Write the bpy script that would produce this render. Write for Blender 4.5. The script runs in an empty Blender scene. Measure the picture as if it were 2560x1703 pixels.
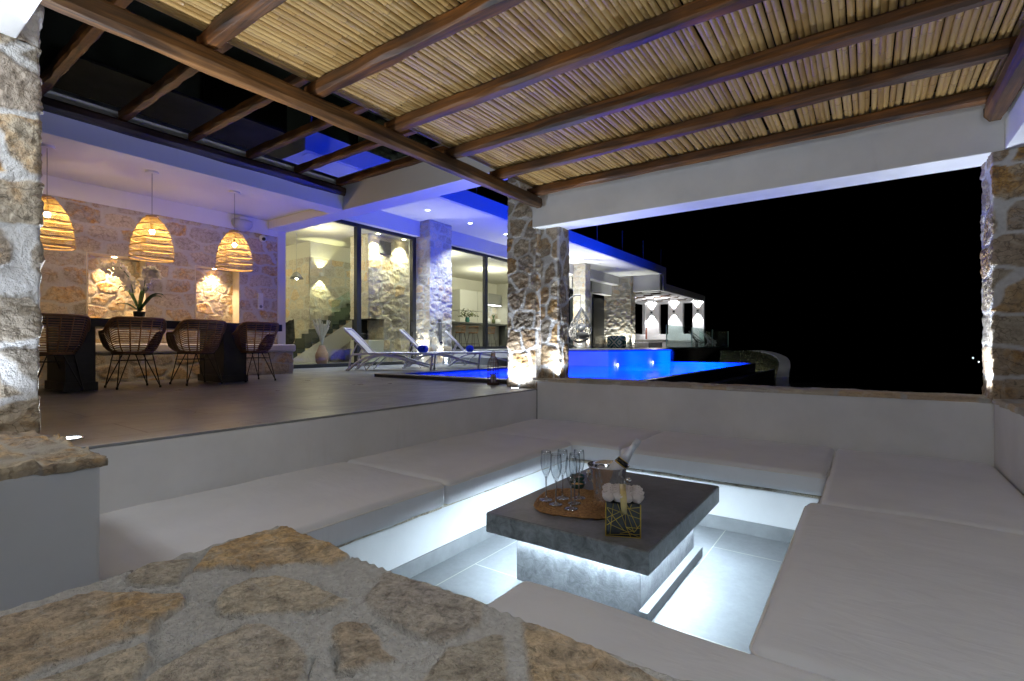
import bpy, math, random
import numpy as np
from math import sin, cos, pi, radians, sqrt, atan2
from mathutils import Vector, Matrix
random.seed(7)
SC = bpy.context.scene
COL = SC.collection
# ------------------------------------------------------------------ camera, world, exposure
cd = bpy.data.cameras.new('camera'); cam = bpy.data.objects.new('camera', cd); COL.objects.link(cam)
cam.location = (0, 0, 0.53); cam.rotation_euler = (pi/2, 0, radians(35.47))
cd.sensor_width = 36; cd.lens = 17.556; cd.shift_y = 0.00547; cd.clip_start = 0.02; cd.clip_end = 6000
SC.camera = cam
W = bpy.data.worlds.new('World'); SC.world = W; W.use_nodes = True
_n = W.node_tree; _bg = _n.nodes['Background']
_sky = _n.nodes.new('ShaderNodeTexSky'); _sky.sky_type = 'NISHITA'; _sky.sun_disc = False
_sky.sun_elevation = radians(-9); _sky.sun_rotation = radians(200)
_n.links.new(_sky.outputs[0], _bg.inputs[0]); _bg.inputs[1].default_value = 0.02
SC.view_settings.view_transform = 'Standard'; SC.view_settings.look = 'None'
SC.view_settings.exposure = 0.3; SC.view_settings.gamma = 1.0
SC.cycles.max_bounces = 8; SC.cycles.diffuse_bounces = 4; SC.cycles.glossy_bounces = 3
SC.cycles.transmission_bounces = 6; SC.cycles.transparent_max_bounces = 24
SC.cycles.caustics_reflective = False; SC.cycles.caustics_refractive = False
SC.cycles.sample_clamp_indirect = 4.0; SC.cycles.blur_glossy = 0.5
SC.cycles.use_denoising = True

# ------------------------------------------------------------------ light levels (W) and colours, for lamps of the place plus a few added unseen ones
UP = (0.80, 0.88, 1.0); BLUE = (0.0, 0.042, 1.0); WARM = (1.0, 0.70, 0.34); NICHE = (1.0, 0.66, 0.34)
COOL = (0.80, 0.91, 1.0); ROOM = (1.0, 0.86, 0.56); LED = (0.70, 0.87, 1.0)

def lamp(kind, loc, power, col, size=0.02, target=None, angle=60, blend=0.6, parent=None, name='lamp_light'):
    L = bpy.data.lights.new(name, kind); L.energy = power; L.color = col
    if kind in ('POINT', 'SPOT'): L.shadow_soft_size = size
    if kind == 'SPOT': L.spot_size = radians(angle); L.spot_blend = blend
    o = bpy.data.objects.new(name, L); COL.objects.link(o)
    base = Vector((0, 0, 0))
    if parent is not None:
        o.parent = parent; p = parent
        while p is not None: base += Vector(p.location); p = p.parent
    o.location = Vector(loc) - base
    if target is not None:
        o.rotation_euler = (Vector(target) - Vector(loc)).to_track_quat('-Z', 'Y').to_euler()
    return o

# ------------------------------------------------------------------ materials
MATS = {}
class NT:
    def __init__(s, name):
        s.m = bpy.data.materials.new(name); s.m.use_nodes = True; s.t = s.m.node_tree
        s.b = s.t.nodes['Principled BSDF']; s.out = s.t.nodes['Material Output']; MATS[name] = s.m
    def n(s, typ, **kw):
        x = s.t.nodes.new('ShaderNode' + typ)
        for k, v in kw.items():
            if hasattr(x, k): setattr(x, k, v)
        return x
    def l(s, a, b): s.t.links.new(a, b)
    def co(s, scale=(1, 1, 1), kind='Object'):
        tc = s.n('TexCoord'); mp = s.n('Mapping'); mp.inputs['Scale'].default_value = scale
        s.l(tc.outputs[kind], mp.inputs[0]); return mp.outputs[0]
    def noise(s, vec, scale, detail=4, rough=0.55, dist=0):
        x = s.n('TexNoise'); s.l(vec, x.inputs['Vector']); x.inputs['Scale'].default_value = scale
        x.inputs['Detail'].default_value = detail; x.inputs['Roughness'].default_value = rough
        x.inputs['Distortion'].default_value = dist; return x.outputs['Fac']
    def ramp(s, fac, stops, interp='LINEAR'):
        x = s.n('ValToRGB'); x.color_ramp.interpolation = interp; s.l(fac, x.inputs[0]); e = x.color_ramp.elements
        while len(e) < len(stops): e.new(0.5)
        for i, (p, c) in enumerate(stops):
            e[i].position = p; e[i].color = (c[0], c[1], c[2], 1) if not isinstance(c, (int, float)) else (c, c, c, 1)
        return x.outputs[0]
    def mix(s, fac, a, b, typ='MIX'):
        x = s.n('Mix'); x.data_type = 'RGBA'; x.blend_type = typ
        for v, i in ((fac, 0), (a, 6), (b, 7)):
            if isinstance(v, (int, float)) and i == 0: x.inputs[0].default_value = v
            elif isinstance(v, tuple): x.inputs[i].default_value = (*v, 1)
            else: s.l(v, x.inputs[i])
        return x.outputs[2]
    def bump(s, h, strength=0.3, dist=0.01, prev=None):
        x = s.n('Bump'); x.inputs['Strength'].default_value = strength; x.inputs['Distance'].default_value = dist
        s.l(h, x.inputs['Height'])
        if prev is not None: s.l(prev, x.inputs['Normal'])
        s.l(x.outputs[0], s.b.inputs['Normal']); return x.outputs[0]
    def set(s, col=None, rough=None, metal=None, spec=None, **kw):
        if col is not None:
            if isinstance(col, tuple): s.b.inputs['Base Color'].default_value = (*col, 1)
            else: s.l(col, s.b.inputs['Base Color'])
        if rough is not None:
            if isinstance(rough, (int, float)): s.b.inputs['Roughness'].default_value = rough
            else: s.l(rough, s.b.inputs['Roughness'])
        if metal is not None: s.b.inputs['Metallic'].default_value = metal
        if spec is not None: s.b.inputs['Specular IOR Level'].default_value = spec
        return s

def mottled(name, col, rough=0.7, var=0.12, scale=3, bump=0.15, bscale=60, metal=0, spec=0.5, bd=0.004):
    s = NT(name); c = s.co(); f = s.noise(c, scale, 5)
    d = tuple(max(0, x*(1-var)) for x in col); u = tuple(x*(1+var) for x in col)
    s.set(s.ramp(f, [(0.3, d), (0.7, u)]), rough, metal, spec)
    if bump: s.bump(s.noise(c, bscale, 3), bump, bd)
    return s.m
def emis(name, col, strength):
    s = NT(name); s.b.inputs['Emission Color'].default_value = (*col, 1); s.b.inputs['Emission Strength'].default_value = strength
    s.set((0.8, 0.8, 0.8)); return s.m

def plaster(name, col, var=0.06):
    s = NT(name); c = s.co(); f = s.noise(c, 1.6, 6, 0.6)
    st = s.noise(s.co((5, 5, 0.8)), 1.0, 5, 0.65)
    a = s.ramp(f, [(0.3, tuple(x*(1-var) for x in col)), (0.7, tuple(x*(1+var*0.5) for x in col))])
    a = s.mix(s.ramp(st, [(0.62, 0.0), (0.8, 0.25)]), a, (col[0]*0.7, col[1]*0.66, col[2]*0.6))
    s.set(a, 0.85, spec=0.3)
    b = s.bump(s.noise(c, 7, 4, 0.6), 0.35, 0.006); s.bump(s.noise(c, 90, 3), 0.12, 0.002, b); return s.m
white = plaster('white_plaster', (0.77, 0.785, 0.80), 0.11)
white_far = plaster('white_render', (0.74, 0.74, 0.73), 0.03)
ceil_m = plaster('ceiling_paint', (0.74, 0.74, 0.74), 0.02)

def stone_mat(name, tint=(1, 1, 1), ochre=0.5, mortar=(0.5, 0.49, 0.46), contrast=1.0, bstr=0.6, fine=55, sandy=0.5, crack=0.38, speck=0.0):
    s = NT(name); c = s.co()
    at = s.n('Attribute'); at.attribute_name = 'sc'; sep = s.n('SeparateColor'); s.l(at.outputs['Color'], sep.inputs[0])
    mask, r1, r2 = sep.outputs[0], sep.outputs[1], sep.outputs[2]
    t = lambda x: tuple(a*b for a, b in zip(x, tint))
    base = s.ramp(r1, [(0.0, t((0.30, 0.29, 0.27))), (0.25, t((0.42, 0.38, 0.32))), (0.5, t((0.50, 0.45, 0.37))), (0.72, t((0.36, 0.34, 0.33))), (1.0, t((0.50, 0.38, 0.24)))])
    n1 = s.noise(c, 5.5, 6, 0.62, 0.5); n2 = s.noise(c, 21, 5, 0.65)
    ad = s.n('Math', operation='MULTIPLY_ADD'); s.l(r2, ad.inputs[0]); ad.inputs[1].default_value = 0.42*ochre*2; s.l(n1, ad.inputs[2])
    oc = s.ramp(ad.outputs[0], [(0.62+0.16*(1-ochre), 0.0), (0.86+0.1*(1-ochre), 1.0)])
    occ = s.ramp(n2, [(0.3, t((0.24, 0.115, 0.035))), (0.5, t((0.44, 0.25, 0.07))), (0.7, t((0.55, 0.40, 0.2)))])
    col = s.mix(oc, base, occ)
    col = s.mix(s.ramp(n2, [(0.32, 0.45*contrast), (0.55, 0.0)]), col, t((0.14, 0.12, 0.10)))
    col = s.mix(s.ramp(s.noise(c, 9, 5, 0.6, 1.2), [(0.55, 0.0), (0.72, 0.5)]), col, t((0.6, 0.57, 0.5)))
    crk = s.n('TexVoronoi', feature='DISTANCE_TO_EDGE'); wc = s.n('TexNoise'); s.l(c, wc.inputs['Vector']); wc.inputs['Scale'].default_value = 5; wc.inputs['Detail'].default_value = 6; va_ = s.n('VectorMath', operation='MULTIPLY_ADD'); s.l(wc.outputs['Color'], va_.inputs[0]); va_.inputs[1].default_value = (0.5, 0.5, 0.5); s.l(s.co((1, 1, 1.7)), va_.inputs[2]); s.l(va_.outputs[0], crk.inputs['Vector']); crk.inputs['Scale'].default_value = 7
    wv = s.noise(c, 13, 5, 0.7); cm = s.n('Math', operation='MULTIPLY_ADD'); s.l(wv, cm.inputs[0]); cm.inputs[1].default_value = 0.16; cm.inputs[2].default_value = -0.055
    cs_ = s.n('Math', operation='SUBTRACT'); s.l(crk.outputs['Distance'], cs_.inputs[0]); s.l(cm.outputs[0], cs_.inputs[1])
    crf = s.ramp(cs_.outputs[0], [(0.0, crack), (0.010, 0.0)])
    col = s.mix(crf, col, t((0.09, 0.07, 0.05)))
    if speck:
        col = s.mix(speck, col, s.ramp(s.noise(c, 75, 6, 0.75, 0.6), [(0.36, 0.35), (0.5, 1.0), (0.66, 1.45)]), 'MULTIPLY')
        col = s.mix(s.ramp(s.noise(s.co((1, 1.6, 1)), 17, 6, 0.7, 1.5), [(0.55, 0.0), (0.66, 0.75*speck)]), col, t((0.40, 0.39, 0.37)))
    mo = s.ramp(s.noise(c, 30 if not speck else 95, 4), [(0.3, tuple(x*(0.86-0.2*speck) for x in mortar)), (0.7, mortar)])
    s.set(s.mix(mask, mo, col), 0.85, spec=0.35)
    b = s.bump(s.noise(c, fine, 6, 0.62, 0.3), bstr, 0.02)
    s.bump(s.noise(c, fine*3.3, 3, 0.6), bstr*sandy, 0.006, b)
    return s.m
stone = stone_mat('rubble_stone', tint=(0.98, 0.93, 0.86), ochre=0.42, mortar=(0.66, 0.66, 0.66), contrast=1.3, bstr=1.0, fine=26, sandy=0.8, crack=0.5)
stone_slab = stone_mat('cap_stone', tint=(1.22, 1.17, 1.06), ochre=0.25, mortar=(0.62, 0.605, 0.57), bstr=0.9, fine=38, sandy=1.3, contrast=1.5, crack=0.14, speck=0.7)
stone_dine = stone_mat('dining_stone', tint=(1.3, 1.25, 1.12), ochre=0.36, mortar=(0.56, 0.545, 0.51), contrast=1.0)
coping_pale = stone_mat('pale_coping', tint=(1.25, 1.24, 1.2), ochre=0.05, mortar=(0.58, 0.57, 0.54), contrast=0.5, crack=0.1)
stone_pale = stone_mat('pale_stone', tint=(1.5, 1.48, 1.4), ochre=0.12, mortar=(0.62, 0.61, 0.57), contrast=0.5, bstr=0.9, fine=16)

def tiles(name, col, w, h, rough, var=0.12, grout=(0.5, 0.5, 0.47), gw=0.004, bumpy=0.1, off=(0, 0)):
    s = NT(name); tc = s.n('TexCoord'); mp = s.n('Mapping'); s.l(tc.outputs['Object'], mp.inputs[0])
    mp.inputs['Location'].default_value = (off[0], off[1], 0); mp.inputs['Rotation'].default_value = (0, 0, pi/2)
    br = s.n('TexBrick'); s.l(mp.outputs[0], br.inputs[0]); br.offset = 0.5 if w != h else 0.0
    br.inputs['Scale'].default_value = 1; br.inputs['Brick Width'].default_value = w; br.inputs['Row Height'].default_value = h
    br.inputs['Mortar Size'].default_value = gw; br.inputs['Mortar Smooth'].default_value = 0.1; br.inputs['Bias'].default_value = 0
    br.inputs['Color1'].default_value = (*[x*(1-var*0.5) for x in col], 1); br.inputs['Color2'].default_value = (*[x*(1+var*0.5) for x in col], 1)
    br.inputs['Mortar'].default_value = (*grout, 1)
    c = s.co(); f = s.noise(c, 2.2, 6, 0.65, 0.6); f2 = s.noise(c, 26, 5, 0.7)
    a = s.mix(0.55, br.outputs[0], s.ramp(f, [(0.3, 0.72), (0.7, 1.15)]), 'MULTIPLY')
    a = s.mix(0.3, a, s.ramp(f2, [(0.3, 0.7), (0.7, 1.2)]), 'MULTIPLY')
    s.set(a, s.ramp(f, [(0.3, max(0.05, rough-0.1)), (0.7, rough+0.12)]))
    if bumpy: s.bump(s.noise(c, 14, 4), bumpy, 0.003)
    return s.m
patio_tile = tiles('patio_tile', (0.175, 0.185, 0.205), 1.2, 0.6, 0.36, grout=(0.07, 0.07, 0.068), bumpy=0, gw=0.007)
pit_tile = tiles('pit_tile', (0.26, 0.275, 0.29), 1.2, 0.6, 0.55, grout=(0.55, 0.54, 0.48), gw=0.003, off=(0.13, 0.3))
skirt_tile = mottled('skirting_tile', (0.24, 0.25, 0.26), 0.4, 0.18, 6, 0.1)
def microcement(name, a0, a1, rough, bump=0.3):
    s = NT(name); c = s.co(); f = s.noise(c, 3.2, 7, 0.68, 1.4); g = s.noise(c, 17, 6, 0.72, 0.8)
    col = s.mix(0.5, s.ramp(f, [(0.34, a0), (0.66, a1)]), s.ramp(g, [(0.36, tuple(x*0.7 for x in a0)), (0.64, tuple(x*1.25 for x in a1))]))
    s.set(col, s.ramp(g, [(0.3, rough-0.08), (0.7, rough+0.14)])); b = s.bump(f, bump*0.5, 0.012); s.bump(g, bump, 0.004, b); return s.m
cement_top = microcement('dark_microcement', (0.085, 0.084, 0.092), (0.19, 0.188, 0.20), 0.38, 0.05)
cement_side = microcement('grey_microcement', (0.07, 0.08, 0.085), (0.24, 0.26, 0.27), 0.42, 0.4)
cement_base = microcement('pale_microcement', (0.16, 0.17, 0.18), (0.33, 0.34, 0.36), 0.45, 0.8)
def fabric(name, col, sc=420, var=0.05, wr=0.3):
    s = NT(name); c = s.co(); f = s.noise(c, 2.5, 4)
    s.set(s.ramp(f, [(0.3, tuple(x*(1-var) for x in col)), (0.7, tuple(x*(1+var) for x in col))]), 0.9, spec=0.2)
    s.b.inputs['Sheen Weight'].default_value = 0.15
    b = s.bump(s.noise(s.co((1, 2.2, 1)), 3.5, 3, 0.5, 1.5), wr, 0.02); b = s.bump(s.noise(s.co((1.5, 9, 1)), 2.2, 4, 0.6, 2.0), wr*0.5, 0.012, b); s.bump(s.noise(c, sc, 2), 0.15, 0.001, b); return s.m
cushion_m = fabric('cushion_fabric', (0.72, 0.725, 0.745)); cushion_w = fabric('bench_fabric', (0.75, 0.73, 0.70))
def wood(name, axis, dark, light, rough=0.45, k=14, bump=0.35):
    s = NT(name); sc = [k, k, k]; sc[axis] = 0.9
    c = s.co(tuple(sc)); f = s.noise(c, 1.0, 6, 0.6, 1.3); sc2 = [k*5]*3; sc2[axis] = 2
    g = s.noise(s.co(tuple(sc2)), 1.0, 4, 0.6, 0.5); h = s.noise(s.co(), 1.7, 3, 0.5)
    col = s.ramp(f, [(0.28, dark), (0.5, tuple((a+b)/2*0.9 for a, b in zip(dark, light))), (0.72, light)])
    col = s.mix(0.6, col, s.ramp(g, [(0.35, 0.45), (0.65, 1.15)]), 'MULTIPLY'); col = s.mix(0.85, col, s.ramp(h, [(0.36, 0.35), (0.64, 1.6)]), 'MULTIPLY')
    kv = s.n('TexVoronoi'); ks = [5.5, 5.5, 5.5]; ks[axis] = 1.5; s.l(s.co(tuple(ks)), kv.inputs['Vector']); kv.inputs['Scale'].default_value = 1.0
    col = s.mix(s.ramp(kv.outputs['Distance'], [(0.05, 0.85), (0.16, 0.0)]), col, tuple(x*0.5 for x in dark))
    s.set(col, rough); b = s.bump(f, bump, 0.008); s.bump(g, bump, 0.003, b); return s.m
wood_x = wood('stained_beam', 0, (0.010, 0.003, 0.0006), (0.185, 0.066, 0.0085), 0.55, 17, 0.5)
wood_y = wood('weathered_beam', 1, (0.012, 0.005, 0.0018), (0.18, 0.080, 0.020), 0.55, 17, 0.5)
wood_dark = wood('dark_beam', 1, (0.012, 0.008, 0.006), (0.06, 0.03, 0.016), 0.45)
wood_top = wood('oak_top', 1, (0.12, 0.05, 0.02), (0.42, 0.2, 0.08), 0.35, 8)
def cane_mat():
    s = NT('cane'); at = s.n('Attribute'); at.attribute_name = 'sc'; sep = s.n('SeparateColor'); s.l(at.outputs['Color'], sep.inputs[0])
    a = s.ramp(sep.outputs[0], [(0.0, (0.33, 0.195, 0.062)), (0.3, (0.42, 0.26, 0.09)), (0.6, (0.50, 0.33, 0.125)), (1.0, (0.38, 0.25, 0.10))])
    a = s.mix(sep.outputs[1], a, (0.10, 0.06, 0.025)); f = s.noise(s.co((40, 2.5, 40)), 1, 5, 0.65)
    a = s.mix(0.4, a, s.ramp(f, [(0.32, 0.6), (0.6, 1.08)]), 'MULTIPLY')
    sp = s.noise(s.co((1, 0.35, 1)), 34, 3, 0.5); a = s.mix(s.ramp(sp, [(0.68, 0.0), (0.76, 0.8)]), a, (0.06, 0.035, 0.015))
    s.set(a, 0.42); s.bump(f, 0.1, 0.002); return s.m
cane_m = cane_mat()
rattan = mottled('rattan', (0.27, 0.135, 0.055), 0.5, 0.3, 30, 0.3, 200)
rattan_pale = mottled('woven_fibre', (0.55, 0.36, 0.15), 0.6, 0.25, 20, 0.2, 200)
def shade_mat():
    s = NT('lamp_fibre'); c = s.co(); f = s.noise(c, 25, 3); col = s.ramp(f, [(0.3, (0.30, 0.19, 0.055)), (0.7, (0.50, 0.36, 0.12))])
    s.set(col, 0.6); tr = s.n('BsdfTranslucent'); s.l(col, tr.inputs[0]); mx = s.n('MixShader'); mx.inputs[0].default_value = 0.4
    s.l(s.b.outputs[0], mx.inputs[1]); s.l(tr.outputs[0], mx.inputs[2]); s.l(mx.outputs[0], s.out.inputs[0]); return s.m
shade_m = shade_mat()
black_metal = mottled('black_metal', (0.012, 0.012, 0.013), 0.4, 0.2, 20, 0)
frame_m = mottled('dark_window_frame', (0.022, 0.023, 0.025), 0.45, 0.15, 8, 0)
dark_table = mottled('dark_table_top', (0.018, 0.018, 0.022), 0.35, 0.3, 6, 0.1)
dark_base = mottled('dark_table_base', (0.035, 0.033, 0.03), 0.6, 0.3, 6, 0.2)
plastic_w = mottled('white_plastic', (0.62, 0.60, 0.64), 0.35, 0.05, 6, 0)
sling_m = mottled('sling_mesh', (0.50, 0.47, 0.46), 0.8, 0.08, 10, 0.2, 500)
towel_m = mottled('blue_towel', (0.015, 0.06, 0.55), 0.95, 0.25, 30, 0.6, 220)
grey_metal = mottled('grey_metal', (0.22, 0.22, 0.22), 0.45, 0.15, 10, 0, metal=0.3)
steel = mottled('steel', (0.9, 0.92, 0.96), 0.14, 0.05, 10, 0.02, 40, metal=0.8)
chrome = mottled('chrome', (0.85, 0.85, 0.85), 0.06, 0.03, 10, 0, metal=1.0)
gold = mottled('gold_leaf', (0.85, 0.62, 0.10), 0.28, 0.1, 20, 0, metal=1.0)
black_card = mottled('black_card', (0.012, 0.014, 0.016), 0.3, 0.2, 10, 0)
petal_ = mottled('white_petal', (0.85, 0.80, 0.78), 0.8, 0.08, 40, 0.3, 80)
petal = petal_
def translucent(m, col, f):
    t = m.node_tree; b = t.nodes['Principled BSDF']; o = t.nodes['Material Output']; tr = t.nodes.new('ShaderNodeBsdfTranslucent'); tr.inputs[0].default_value = (*col, 1)
    mx = t.nodes.new('ShaderNodeMixShader'); mx.inputs[0].default_value = f; t.links.new(b.outputs[0], mx.inputs[1]); t.links.new(tr.outputs[0], mx.inputs[2]); t.links.new(mx.outputs[0], o.inputs[0])
translucent(petal, (0.9, 0.85, 0.82), 0.35)
ribbon_m = mottled('satin_ribbon', (0.62, 0.50, 0.22), 0.3, 0.12, 20, 0.2, 90)
mat_m = mottled('seagrass', (0.36, 0.19, 0.07), 0.8, 0.45, 60, 0.9, 160, bd=0.01)
leaf_m = mottled('leaf', (0.035, 0.11, 0.03), 0.4, 0.3, 12, 0.1)
leaf_dull = mottled('olive_leaf', (0.10, 0.12, 0.05), 0.7, 0.4, 5, 0.3)
green_glaze = mottled('green_glaze', (0.02, 0.06, 0.045), 0.2, 0.2, 10, 0)
sauce_y = mottled('mustard', (0.75, 0.42, 0.04), 0.5, 0.3, 60, 0.5); sauce_r = mottled('chutney', (0.09, 0.02, 0.015), 0.5, 0.4, 60, 0.5)
foil = mottled('foil_white', (0.66, 0.70, 0.78), 0.3, 0.06, 30, 0.4, 70, metal=0.35)
bottle_g = mottled('bottle_label', (0.012, 0.012, 0.014), 0.2, 0.2, 20, 0); label_w = mottled('paper_label', (0.75, 0.75, 0.78), 0.5, 0.04, 20, 0)
stair_m = mottled('stair_stone', (0.055, 0.065, 0.055), 0.5, 0.15, 3, 0)
hide_m = mottled('hide_cover', (0.20, 0.15, 0.09), 0.9, 0.6, 9, 0.4)
orange_m = mottled('tan_leather', (0.42, 0.13, 0.04), 0.5, 0.2, 8, 0)
cab_m = mottled('cabinet_front', (0.62, 0.61, 0.56), 0.4, 0.02, 3, 0)
cab_grey = mottled('cabinet_grey', (0.30, 0.30, 0.29), 0.4, 0.05, 3, 0)
island_m = mottled('island_dark', (0.10, 0.105, 0.105), 0.35, 0.1, 3, 0)
pool_tile = tiles('pool_mosaic', (0.45, 0.6, 0.75), 0.3, 0.3, 0.35, 0.1, grout=(0.3, 0.45, 0.6), gw=0.006)
coping_m = mottled('dark_coping', (0.035, 0.036, 0.04), 0.35, 0.3, 5, 0.2)
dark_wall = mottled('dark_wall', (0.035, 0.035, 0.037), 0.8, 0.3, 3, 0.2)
ground_m = mottled('dark_earth', (0.045, 0.04, 0.033), 0.95, 0.5, 0.8, 0.8, 6, bd=0.1)
rock_m = mottled('rubble_rock', (0.16, 0.15, 0.13), 0.95, 0.4, 4, 0.8, 14, bd=0.03)
grey_fab = fabric('grey_seat', (0.10, 0.09, 0.08), 200); cord_m = mottled('cable', (0.3, 0.3, 0.3), 0.5, 0.05, 5, 0)
fixture_w = mottled('white_fixture', (0.7, 0.7, 0.7), 0.45, 0.03, 5, 0)
sea_m = mottled('sea', (0.004, 0.006, 0.01), 0.2, 0.2, 0.05, 0.2, 0.6)

def schlick(s, f0=0.04, k=1.0, normal=None):
    lw = s.n('LayerWeight'); lw.inputs['Blend'].default_value = 0.5
    if normal is not None: s.l(normal, lw.inputs['Normal'])
    p = s.n('Math', operation='POWER'); s.l(lw.outputs['Facing'], p.inputs[0]); p.inputs[1].default_value = 5
    m = s.n('Math', operation='MULTIPLY_ADD'); s.l(p.outputs[0], m.inputs[0]); m.inputs[1].default_value = (1-f0)*k; m.inputs[2].default_value = f0; return m.outputs[0]
def glass_pane(name, tint=(0.93, 0.97, 0.95), base=0.04, k=1.0, rough=0.0):
    s = NT(name); s.t.nodes.remove(s.b); tr = s.n('BsdfTransparent'); tr.inputs[0].default_value = (*tint, 1)
    gl = s.n('BsdfGlossy'); gl.inputs['Roughness'].default_value = rough; fr = schlick(s, base, k)
    mx = s.n('MixShader'); s.l(fr, mx.inputs[0]); s.l(tr.outputs[0], mx.inputs[1]); s.l(gl.outputs[0], mx.inputs[2])
    s.l(mx.outputs[0], s.out.inputs[0]); return s.m
pane_m = glass_pane('window_glass'); rail_glass = glass_pane('railing_glass', (0.86, 0.95, 0.93))
flute_m = glass_pane('flute_glass', (0.95, 0.97, 0.98), 0.10, 1.0)
stem_m = glass_pane('flute_stem', (0.80, 0.83, 0.86), 0.38, 1.0)
_t = flute_m.node_tree; _lw = _t.nodes.new('ShaderNodeLayerWeight'); _lw.inputs['Blend'].default_value = 0.35; _rp = _t.nodes.new('ShaderNodeValToRGB'); _rp.color_ramp.elements[0].position = 0.25; _rp.color_ramp.elements[0].color = (0.97, 0.98, 0.99, 1); _rp.color_ramp.elements[1].position = 0.85; _rp.color_ramp.elements[1].color = (0.62, 0.66, 0.70, 1)
_t.links.new(_lw.outputs['Facing'], _rp.inputs[0]); _t.links.new(_rp.outputs[0], [n for n in _t.nodes if n.type == 'BSDF_TRANSPARENT'][0].inputs[0])
def water():
    s = NT('pool_water'); s.t.nodes.remove(s.b); tr = s.n('BsdfTransparent'); tr.inputs[0].default_value = (0.88, 0.94, 1.0, 1)
    gl = s.n('BsdfGlossy'); gl.inputs['Roughness'].default_value = 0.06;     c = s.co(); bp = s.n('Bump'); bp.inputs['Strength'].default_value = 0.25; bp.inputs['Distance'].default_value = 0.03
    s.l(s.noise(c, 2.5, 3, 0.5, 0.4), bp.inputs['Height']); s.l(bp.outputs[0], gl.inputs['Normal']); fr = schlick(s, 0.02, 0.32, bp.outputs[0])
    sc_ = s.n('BsdfTranslucent'); sc_.inputs[0].default_value = (0.15, 0.42, 1.0, 1); m0 = s.n('MixShader'); m0.inputs[0].default_value = 0.42
    s.l(tr.outputs[0], m0.inputs[1]); s.l(sc_.outputs[0], m0.inputs[2])
    mx = s.n('MixShader'); s.l(fr, mx.inputs[0]); s.l(m0.outputs[0], mx.inputs[1]); s.l(gl.outputs[0], mx.inputs[2])
    s.l(mx.outputs[0], s.out.inputs[0]); return s.m
water_m = water()

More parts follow.
